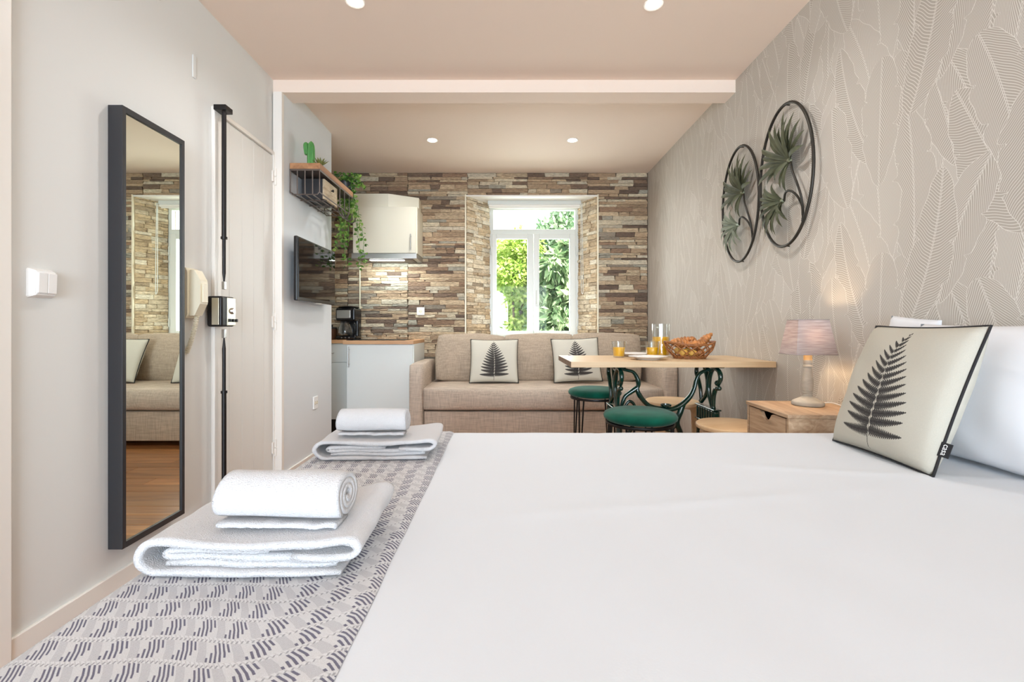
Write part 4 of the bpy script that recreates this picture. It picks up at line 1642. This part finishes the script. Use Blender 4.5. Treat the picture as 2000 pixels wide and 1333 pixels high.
# ------------------------------------------------------------------ dining table on cast iron legs
TZ = .831
tbl = thing('dining_table', 'pale wooden table on ornate green cast iron legs against the wallpaper', 'table', (1.035, 3.09, FZ))
bm = B()
for k in range(6):      # glued staves of the solid top
    a = 2.78 + k * .62 / 6
    bx(bm, .408, 1.662, a + .0002, a + .62 / 6 - .0002, TZ - .036, TZ, .0012, 1)
loc(obj('tabletop', bm, M_table, tbl, 0), tbl.location)
bm = B(); bx(bm, .4045, .4085, 2.781, 3.399, TZ - .035, TZ - .001, .001, 1); loc(obj('end_grain_edge', bm, M_tableend, tbl, 0), tbl.location)


def leg_frame(x, flip=1):
    bm = B()

    def q(s, z):
        return (x, 3.21 - .37 * s, z)
    rr = .0135
    for pts, r in (
        ([(.30, .79), (.06, .775), (.0, .73), (.06, .69), (.17, .62), (.21, .54)], rr),
        ([(.30, .79), (.42, .74), (.50, .67), (.45, .60), (.22, .53)], rr * 1.1),
        ([(.78, .79), (.60, .74), (.52, .67), (.54, .60), (.66, .52)], rr * 1.1),
        ([(.70, .775), (.90, .765), (.97, .72), (.88, .675)], rr),
        ([(.90, .65), (.80, .645), (.72, .60), (.70, .52)], rr),
        ([(.2, .79), (.55, .76), (.8, .79)], rr * .8),
    ):
        tube(bm, [q(*p) for p in pts], [r * .8, r, r * 1.15, r, r * .9], 10, sm=6)
    for s, z, r in ((.86, .685, .020), (.92, .655, .016), (.05, .69, .016), (.20, .535, .016), (.70, .52, .016)):
        lathe(bm, [(0, -r), (r * .7, -r * .7), (r, 0), (r * .7, r * .7), (0, r)], q(s, z), 14)
    # fluted box and splayed feet
    bx(bm, x - .02, x + .02, 2.90, 3.17, .42, .505, .012, 3)
    for k in range(7):
        yk = 2.92 + k * .038
        tube(bm, [(x + .018, yk, .425), (x + .018, yk, .50)], .008, 6)
        tube(bm, [(x - .018, yk, .425), (x - .018, yk, .50)], .008, 6)
    bx(bm, x - .026, x + .026, 2.89, 3.18, .505, .515, .004); bx(bm, x - .026, x + .026, 2.89, 3.18, .41, .42, .004)
    for sg, y0 in ((-1, 2.92), (1, 3.15)):
        tube(bm, [(x, y0, .42), (x, y0 + sg * .02, .28), (x, y0 - sg * .03, .14), (x, y0 + sg * .05, .0), (x, y0 + sg * .12, -.095)], [.02, .016, .015, .018, .016], 10, sm=6)
        lathe(bm, [(0, -.015), (.03, -.015), (.03, 0), (0, .01)], (x, y0 + sg * .12, -.095), 14)
    tube(bm, [(x, 2.95, .14), (x, 3.035, .20), (x, 3.12, .14)], .012, 8, sm=5)
    bx(bm, x - .03, x + .03, 2.86, 3.20, .783, .796, .003)
    return bm


for x in (.735, 1.355):
    loc(obj('leg_frame', leg_frame(x), M_green, tbl, 60), tbl.location)
bm = B()
YS = 3.0
main = [(.765, .77), (.81, .757), (.85, .745), (.876, .705), (.884, .665), (.876, .628), (.90, .58), (.953, .525), (1.032, .502), (1.10, .50), (1.16, .525), (1.22, .58), (1.251, .64), (1.266, .70), (1.293, .74), (1.35, .765)]
tube(bm, [(x, YS, z) for x, z in main], [.014, .013, .015, .020, .016, .021, .018, .022, .020, .021, .018, .015, .014, .014], 12, sm=5, flat=.8)
tube(bm, [(.874, YS, .64), (.832, YS, .612), (.80, YS, .588), (.783, YS, .555), (.765, YS, .50), (.745, YS, .44)], [.018, .014, .013, .013, .013], 10, sm=5)
tube(bm, [(1.178, YS, .535), (1.158, YS, .48), (1.138, YS, .42), (1.155, YS, .36), (1.20, YS, .26), (1.30, YS, .15), (1.35, YS, .13)], [.018, .02, .017, .018, .016, .015], 10, sm=5)
tube(bm, [(1.135, YS, .425), (1.12, YS, .385), (1.085, YS, .36), (1.05, YS, .372)], [.012, .011, .008], 8, sm=5)
tube(bm, [(.90, YS, .50), (.86, YS, .42), (.80, YS, .30), (.735, YS, .2)], .013, 8, sm=5)
tube(bm, [(.80, YS + .02, .515), (.83, YS + .02, .55), (.862, YS + .02, .525), (.872, YS + .02, .45)], .010, 8, sm=5)
lathe(bm, [(0, .5), (.012, .5), (.012, .515), (.034, .522), (.034, .534), (.028, .534), (.026, .524), (0, .522)], (1.065, YS, 0), 20)
loc(obj('stretcher', bm, M_green, tbl, 60), tbl.location)


def velvet_stool(label, x, y, rz):
    t = thing('velvet_stool', label, 'stool', (x, y, FZ), rz, 'green velvet stools')
    bm = B(); lathe(bm, [(0, .612), (.15, .614), (.185, .620), (.202, .634), (.205, .648), (.196, .664), (.165, .676), (.10, .682), (0, .684)], seg=48)
    obj('seat', bm, M_velvet, t, 180)
    bm = B(); lathe(bm, [(.165, .598), (.188, .598), (.190, .606), (.188, .613), (.165, .613)], seg=40); obj('seat_ring', bm, M_black, t)
    for k in range(4):
        a = R(45 + 90 * k)
        c, s_ = math.cos(a), math.sin(a)
        bm = B()
        rr = .178
        tube(bm, [(rr * math.cos(a - .12), rr * math.sin(a - .12), .605), (c * .20, s_ * .20, .008), (rr * math.cos(a + .12), rr * math.sin(a + .12), .605)], .0065, 8)
        obj('leg', bm, M_black, t)
    return t


velvet_stool('round green velvet stool in front of the table, nearest the bed', .775, 2.60, R(12))
velvet_stool('round green velvet stool between the sofa and the table end', .705, 3.55, R(0))


def wood_stool(label, x, y, rz):
    t = thing('wooden_stool', label, 'stool', (x, y, FZ), rz, 'round wooden stools')
    bm = B(); lathe(bm, [(0, .562), (.19, .562), (.198, .566), (.200, .577), (.198, .586), (.193, .590), (0, .590)], seg=48); obj('seat', bm, M_stool, t)
    for k in range(3):
        a = R(30 + 120 * k)
        d = Vector((math.cos(a), math.sin(a), 0))
        sdv = Vector((-d.y, d.x, 0))
        bm = B()
        w, th = .032, .018
        prof = [(.04, .562), (.158, .562), (.175, .545), (.182, .0), (.150, .0), (.143, .50), (.13, .53), (.04, .53)]
        A = [bm.verts.new(d * u + sdv * w + Vector((0, 0, z))) for u, z in prof]
        Bv = [bm.verts.new(d * u - sdv * w + Vector((0, 0, z))) for u, z in prof]
        bm.faces.new(A); bm.faces.new(list(reversed(Bv)))
        for i in range(len(prof)):
            bm.faces.new((A[i], A[(i + 1) % len(prof)], Bv[(i + 1) % len(prof)], Bv[i]))
        bmesh.ops.bevel(bm, geom=list(bm.edges), offset=.003, segments=1, affect='EDGES')
        obj('leg', bm, M_stool, t)
    return t


wood_stool('round birch stool behind the table leg in front of the sofa arm', 1.29, 3.50, R(-45))
wood_stool('round birch stool between the bed and the nightstand corner', 1.325, 2.64, R(20))

# --- breakfast things
def tumbler(label, x, y, fill):
    t = thing('juice_glass', label, 'glass', (x, y, TZ), 0, 'glasses of orange juice')
    bm = B(); lathe(bm, [(0, 0), (.036, 0), (.038, .003), (.0505, .112), (.0485, .112), (.037, .010), (0, .009)], seg=36); obj('tumbler', bm, M_glass, t, 50)
    bm = B(); lathe(bm, [(0, .0105), (.0362, .0105), (.0362 + (fill - .01) * .108, fill), (0, fill)], seg=36); obj('juice', bm, M_juice, t, 50)
    return t


tumbler('glass of orange juice alone at the left end of the table', .80, 3.18, .070)
tumbler('glass of orange juice in front of the tall juice jug', 1.03, 3.17, .070)
jg = thing('juice_jug', 'tall glass jug half full of orange juice on the table', 'jug', (1.135, 3.30, TZ))
bm = B(); lathe(bm, [(0, 0), (.058, 0), (.062, .004), (.062, .235), (.0595, .235), (.0595, .012), (0, .012)], seg=40)
tube(bm, [(.0, .058, .21), (.0, .10, .20), (.0, .105, .12), (.0, .062, .09)], .006, 8, sm=5)
obj('jug_body', bm, M_glass, jg, 50)
bm = B(); lathe(bm, [(0, .0125), (.0588, .0125), (.0588, .140), (0, .140)], seg=40); obj('juice', bm, M_juice, jg, 50)


def plate(label, x, y):
    t = thing('plate', label, 'plate', (x, y, TZ), 0, 'white plates on the table')
    bm = B(); lathe(bm, [(0, .004), (.062, .004), (.064, 0), (.072, 0), (.076, .006), (.112, .019), (.124, .0215), (.122, .024), (.108, .0225), (.076, .012), (.066, .009), (0, .009)], seg=56)
    obj('dish', bm, M_china, t, 60)
    return t


plate('white plate at the front edge of the table between glass and basket', .935, 2.965)
plate('white plate lying farther back between the two juice glasses', .95, 3.31)
bk = thing('bread_basket', 'brown wicker basket heaped with croissants on the table', 'basket', (1.245, 3.06, TZ))


def ov(r, a, z):
    return Vector((r * math.cos(a) * 1.05, r * math.sin(a) * .82, z))


bm = B()
tube(bm, [ov(.152, 2 * math.pi * k / 40, .101 + .010 * math.cos(2 * 2 * math.pi * k / 40)) for k in range(40)], .0048, 7, closed=True)
tube(bm, [ov(.157, 2 * math.pi * k / 40, .107 + .010 * math.cos(2 * 2 * math.pi * k / 40)) for k in range(40)], .0035, 6, closed=True)
obj('rim', bm, M_wicker, bk, 180)
bm = B()
for zz, rr in ((.004, .098), (.011, .101), (.018, .103), (.004, .07), (.004, .04)):
    tube(bm, [ov(rr, 2 * math.pi * k / 36, zz + .0018 * (1 if k % 2 else -1)) for k in range(36)], .0036, 6, closed=True)
for k in range(8):
    tube(bm, [ov(.1, math.pi * k / 8, .004), ov(.1, math.pi * k / 8 + math.pi, .004)], .003, 5)
obj('woven_bottom', bm, M_wicker, bk, 180)
bm = B()
for k in range(14):
    for q in (-1, 1):
        a = 2 * math.pi * k / 14
        pts = [ov(.101 + .054 * math.sin(t * math.pi / 2) ** 1.0, a + q * .75 * t, .012 + (.092 + .010 * math.cos(2 * (a + q * .75))) * t ** 1.0) for t in [i / 7 for i in range(8)]]
        tube(bm, [p + Vector((0, 0, 0)) * q for p in pts], .0030, 6)
        tube(bm, [p * 1.0 + Vector((.004 * q, .004, .004)) for p in pts], .0026, 5)
obj('wicker_strand', bm, M_wicker, bk, 180, 'stuff')


def croissant(label, c, yaw, pitch, L=.15, r=.032, curve=.5):
    t = thing('croissant', label, 'croissant', (1.245 + c[0], 3.06 + c[1], TZ + c[2]), 0, 'croissants in the basket')
    t.rotation_euler = (0, pitch, yaw)
    bm = B()
    n = 34
    pts, rr = [], []
    for i in range(n):
        s = i / (n - 1) * 2 - 1
        a = s * curve * 1.6
        pts.append((math.sin(a) * L / 2 / math.sin(curve * 1.6) if curve > .05 else s * L / 2, (math.cos(a) - 1) * L * .35, 0))
        base = r * (1 - .78 * abs(s) ** 1.7)
        seg = abs((s * 3.5) % 1 - .5) * 2
        rr.append(max(.005, base * (.76 + .30 * seg)))
    tube(bm, pts, rr, 12)
    obj('pastry', bm, M_crust, t, 180)
    return t


croissant('croissant at the left of the basket, hiding part of the rim', (-.065, -.01, .105), R(15), R(8), .16, .036, .35)
croissant('croissant sticking up and out at the right of the basket', (.095, .0, .120), R(10), R(-38), .16, .031, .12)
croissant('dark croissant lying across the back middle of the basket', (-.01, .05, .115), R(-30), R(-5), .14, .034, .5)
croissant('small croissant in the front middle of the basket', (.02, -.045, .100), R(170), R(5), .13, .030, .5)
croissant('croissant at the back right behind the upright one', (.035, .045, .118), R(60), R(10), .13, .030, .4)
for i, (x, y, z, r, lb) in enumerate(((-.055, -.04, .04, .028, 'golden bread roll low at the left of the basket'), (.0, -.055, .038, .027, 'golden bread roll low at the front of the basket'),
                                      (.055, -.04, .042, .028, 'darker bread roll low at the right front of the basket'), (-.01, .01, .046, .03, 'bread roll in the middle under the croissants'), (.06, .03, .05, .03, 'bread roll at the back right of the basket'), (-.06, .03, .05, .03, 'bread roll at the back left of the basket'))):
    bm = B(); lathe(bm, [(0, -r * .8), (r * .7, -r * .6), (r, 0), (r * .8, r * .55), (r * .3, r * .85), (0, r * .88)], (0, 0, 0), 16, 1.15, .95)
    for v in bm.verts:
        v.co += Vector((noise.noise(v.co * 40), noise.noise(v.co * 40 + Vector((5, 0, 0))), 0)) * .004
    o = obj('bread_roll', bm, M_crust if i in (2, 4) else M_roll, None, 180)
    o.location = (1.245 + x, 3.06 + y, TZ + z)
    tag(o, lb, 'bread roll', 'bread rolls in the basket')

# ------------------------------------------------------------------ nightstand and lamp
NZ = .655
ns = thing('nightstand', 'light oak nightstand with a cut-out drawer beside the bed', 'nightstand', (1.455, 2.19, FZ), R(-3))
nz = NZ - FZ
bm = B(); bx(bm, -.195, .195, -.195, .195, nz - .018, nz, .002, 1); obj('top', bm, M_night, ns, 0)
for yv in (-.19, .174):
    bm = B(); bx(bm, -.19, .19, yv, yv + .016, .0, nz - .0185, .001, 1); obj('side_panel', bm, M_night, ns, 0)
bm = B(); bx(bm, -.165, .185, -.173, .173, nz - .19, nz - .175, .001, 1); bx(bm, .175, .188, -.173, .173, .02, nz - .02); bx(bm, -.18, .185, -.173, .173, .06, .075); obj('shelf', bm, M_night, ns, 0)
# drawer front with the scooped grip
bm = B()
cut = [(.165, nz - .024), (.165, nz - .170), (-.165, nz - .170), (-.165, nz - .024), (-.065, nz - .024)]
cut += [(-.048, nz - .030), (-.034, nz - .048), (-.018, nz - .060), (.0, nz - .064), (.018, nz - .060), (.034, nz - .048), (.048, nz - .030), (.065, nz - .024)]
prism(bm, cut, -.190, -.174, 'X')
df = obj('drawer', bm, M_night, ns, 0)
bm = B(); bx(bm, -.172, .16, -.160, -.150, nz - .168, nz - .05); bx(bm, -.172, .16, .150, .160, nz - .168, nz - .05); bx(bm, -.172, .16, -.15, .15, nz - .17, nz - .164); obj('drawer_box', bm, M_hole, df, 0)

lp = thing('table_lamp', 'limewashed wooden table lamp with a greige rectangular shade', 'lamp', (1.50, 2.25, NZ))
bm = B(); lathe(bm, [(0, 0), (.066, 0), (.070, .004), (.070, .016), (.064, .022), (.045, .032), (.030, .040), (.022, .046)], seg=40); obj('base', bm, M_lampwood, lp, 50)
bm = B(); lathe(bm, [(.022, .046), (.019, .050), (.019, .060), (.023, .063), (.019, .067), (.022, .075), (.0245, .10), (.024, .125), (.019, .165), (.0165, .185), (.0175, .190), (.021, .192), (.021, .198), (.017, .203), (.0195, .210), (.0195, .222), (.019, .224), (0, .224)], seg=32); obj('stem', bm, M_lampwood, lp, 50)
bm = B(); lathe(bm, [(.018, .222), (.0185, .25), (0, .25)], seg=20); tube(bm, [(0, 0, .25), (0, 0, .275)], .012, 12); obj('bulb_holder', bm, mat('holder_tan', (206, 172, 118), .5), lp, 50)
bm = B(); lathe(bm, [(0, .27), (.012, .272), (.02, .29), (.028, .315), (.026, .335), (.012, .35), (0, .352)], seg=20); obj('bulb', bm, emit('lamp_bulb', (1.0, .72, .42), 8), lp, 180)
bm = B()
b0 = [(-.1, -.07), (.1, -.07), (.1, .07), (-.1, .07)]
t0 = [(-.075, -.045), (.075, -.045), (.075, .045), (-.075, .045)]
for k in range(4):
    a, b_ = b0[k], b0[(k + 1) % 4]
    c, d = t0[(k + 1) % 4], t0[k]
    vs = [bm.verts.new((p[0], p[1], z)) for p, z in ((a, .253), (b_, .253), (c, .423), (d, .423))]
    vi = [bm.verts.new((p[0] * .985, p[1] * .98, z)) for p, z in ((a, .253), (b_, .253), (c, .423), (d, .423))]
    bm.faces.new(vs)
    for i in range(4):
        bm.faces.new((vs[i], vs[(i + 1) % 4], vi[(i + 1) % 4], vi[i]))
obj('lamp_shade', bm, M_shade, lp, 0)
bm = B()
for P4, z in ((b0, .2535), (t0, .4225)):
    tube(bm, [(p[0], p[1], z) for p in P4], .0022, 6, closed=True)
tube(bm, [(-.075, 0, .42), (.075, 0, .42)], .0015, 5); tube(bm, [(0, 0, .26), (.03, 0, .3), (.03, 0, .4), (0, 0, .42)], .0015, 5)
obj('shade_wire', bm, M_shade, lp, 180)
bm = B(); tube(bm, [(.068, 0, .010), (.10, -.02, .016), (.12, -.05, .010), (.128, -.09, .004), (.130, -.15, .004)], .003, 6, sm=5); obj('power_cord', bm, M_plastic, lp, 180)
light('lamp_glow', 'POINT', (1.50, 2.25, NZ + .335), 3.2, (1.0, .72, .44), shadow_soft_size=.03)

# ------------------------------------------------------------------ palm leaf wall ornaments
BIG = [(0.01, 0.377), (0.055, 0.32), (0.118, 0.326), (0.166, 0.265), (0.195, 0.188), (0.2, 0.102), (-0.065, 0.335), (-0.137, 0.329), (-0.13, 0.257), (-0.206, 0.233), (-0.198, 0.174), (-0.253, 0.123), (-0.167, 0.064), (-0.245, 0.013), (-0.152, -0.009), (0.036, -0.108), (-0.024, -0.07), (-0.058, -0.018), (0.085, 0.30), (-0.03, 0.30)]
SML = [(-0.087, -0.013), (-0.148, -0.017), (-0.178, -0.05), (-0.221, -0.076), (-0.212, -0.113), (-0.209, -0.161), (-0.224, -0.226), (-0.193, -0.286), (-0.167, -0.33), (-0.115, -0.324), (-0.047, -0.346), (0.016, -0.31), (0.062, -0.281), (0.049, -0.25), (-.14, -.29), (-.08, -.335)]
STEM = [(0.055, 0.064), (0.099, -0.007), (0.142, -0.09), (0.154, -0.17), (0.142, -0.258), (0.13, -0.297)]
STEM2 = [(-0.004, -0.149), (0.036, -0.112), (0.081, -0.113), (0.118, -0.152), (0.133, -0.21), (0.133, -0.263)]


def leaflet(hub, tip, w, up):
    """creased pointed blade from hub to tip; up = how far it lifts off the wall"""
    bm = B()
    h, t = Vector((hub[0], hub[1])), Vector((tip[0], tip[1]))
    d = t - h
    s = Vector((-d.y, d.x)).normalized()
    rows = []
    for i in range(7):
        k = i / 6
        c = h + d * k
        ww = w * (math.sin(math.pi * min(1, k * .85 + .08)) ** .8) * (1 if k < .97 else .1)
        z = .012 + up * math.sin(k * 2.6)
        rows.append([bm.verts.new((c.x + s.x * ww, z + ww * .55, c.y + s.y * ww)), bm.verts.new((c.x, z, c.y)), bm.verts.new((c.x - s.x * ww, z + ww * .55, c.y - s.y * ww))])
    for a, b_ in zip(rows[:-1], rows[1:]):
        bm.faces.new((a[0], a[1], b_[1], b_[0])); bm.faces.new((a[1], a[2], b_[2], b_[1]))
    ex = bmesh.ops.solidify(bm, geom=list(bm.faces), thickness=.0012)
    return bm


def ornament(label, y, z, k, pale):
    # local X runs along the wall towards the camera, local -Y out of the wall
    t = thing('palm_wall_ornament', label, 'wall decoration', (XR - .004, y, z), R(-90))
    bm = B(); tube(bm, [(.250 * k * math.cos(a), -.03, .412 * k * math.sin(a)) for a in [2 * math.pi * i / 72 for i in range(72)]], .0085, 8, closed=True, flat=1.0)
    obj('ring', bm, M_ring, t, 180)
    for st in (STEM, STEM2):
        bm = B(); tube(bm, [(a * k, -.03 - .02 * math.sin(i), b_ * k) for i, (a, b_) in enumerate(st)], .0065, 8, sm=5)
        obj('stem', bm, M_ring, t, 180)
    for hub, tips, m, w, up in (((.055, .068), BIG, M_palm, .0165, .02), ((-.011, -.146), SML, M_palm_lit if pale else M_palm, .013, .035)):
        bm = B(); lathe(bm, [(0, -.052), (.010, -.046), (.014, -.03), (0, -.02)], (hub[0] * k, 0, hub[1] * k), 12, axis='Y')
        fan = obj('palm_leaf', bm, m, t, 60)
        for i, tp in enumerate(tips):
            lb = leaflet((hub[0] * k, hub[1] * k), (tp[0] * k * .985, tp[1] * k * .985), w, up + .006 * ((i * 7) % 4))
            bmesh.ops.transform(lb, matrix=Matrix.Diagonal((1, -1, 1, 1)) @ Matrix.Identity(4), verts=lb.verts)
            bmesh.ops.translate(lb, verts=lb.verts, vec=(0, -.018, 0))
            obj('leaflet', lb, m, fan, 60)
    bm = B()
    tube(bm, [(0, -.03, .412 * k), (0, 0, .412 * k)], .004, 6); tube(bm, [(0, -.03, -.412 * k), (0, 0, -.412 * k)], .004, 6)
    obj('wall_fixing', bm, M_ring, t, 180)
    return t


ornament('dark oval ring with two green palm fans, the nearer of the pair', 2.653, 1.926, 1.0, False)
ornament('oval ring with palm fans, the farther one, its lower fan tinted paler for reflected light', 3.161, 1.896, .965, True)

# ------------------------------------------------------------------ bring everything to metres, floor at height zero
bpy.context.view_layer.update()
for o in [o for o in bpy.data.objects if o.parent is None]:
    o.location = Vector((o.location.x * S, o.location.y * S, (o.location.z - FZ) * S))
    if o.type in ('MESH', 'EMPTY'):
        o.scale = o.scale * S
    elif o.type == 'LIGHT' and o.data.type == 'AREA':
        o.data.size *= S
        o.data.size_y *= S
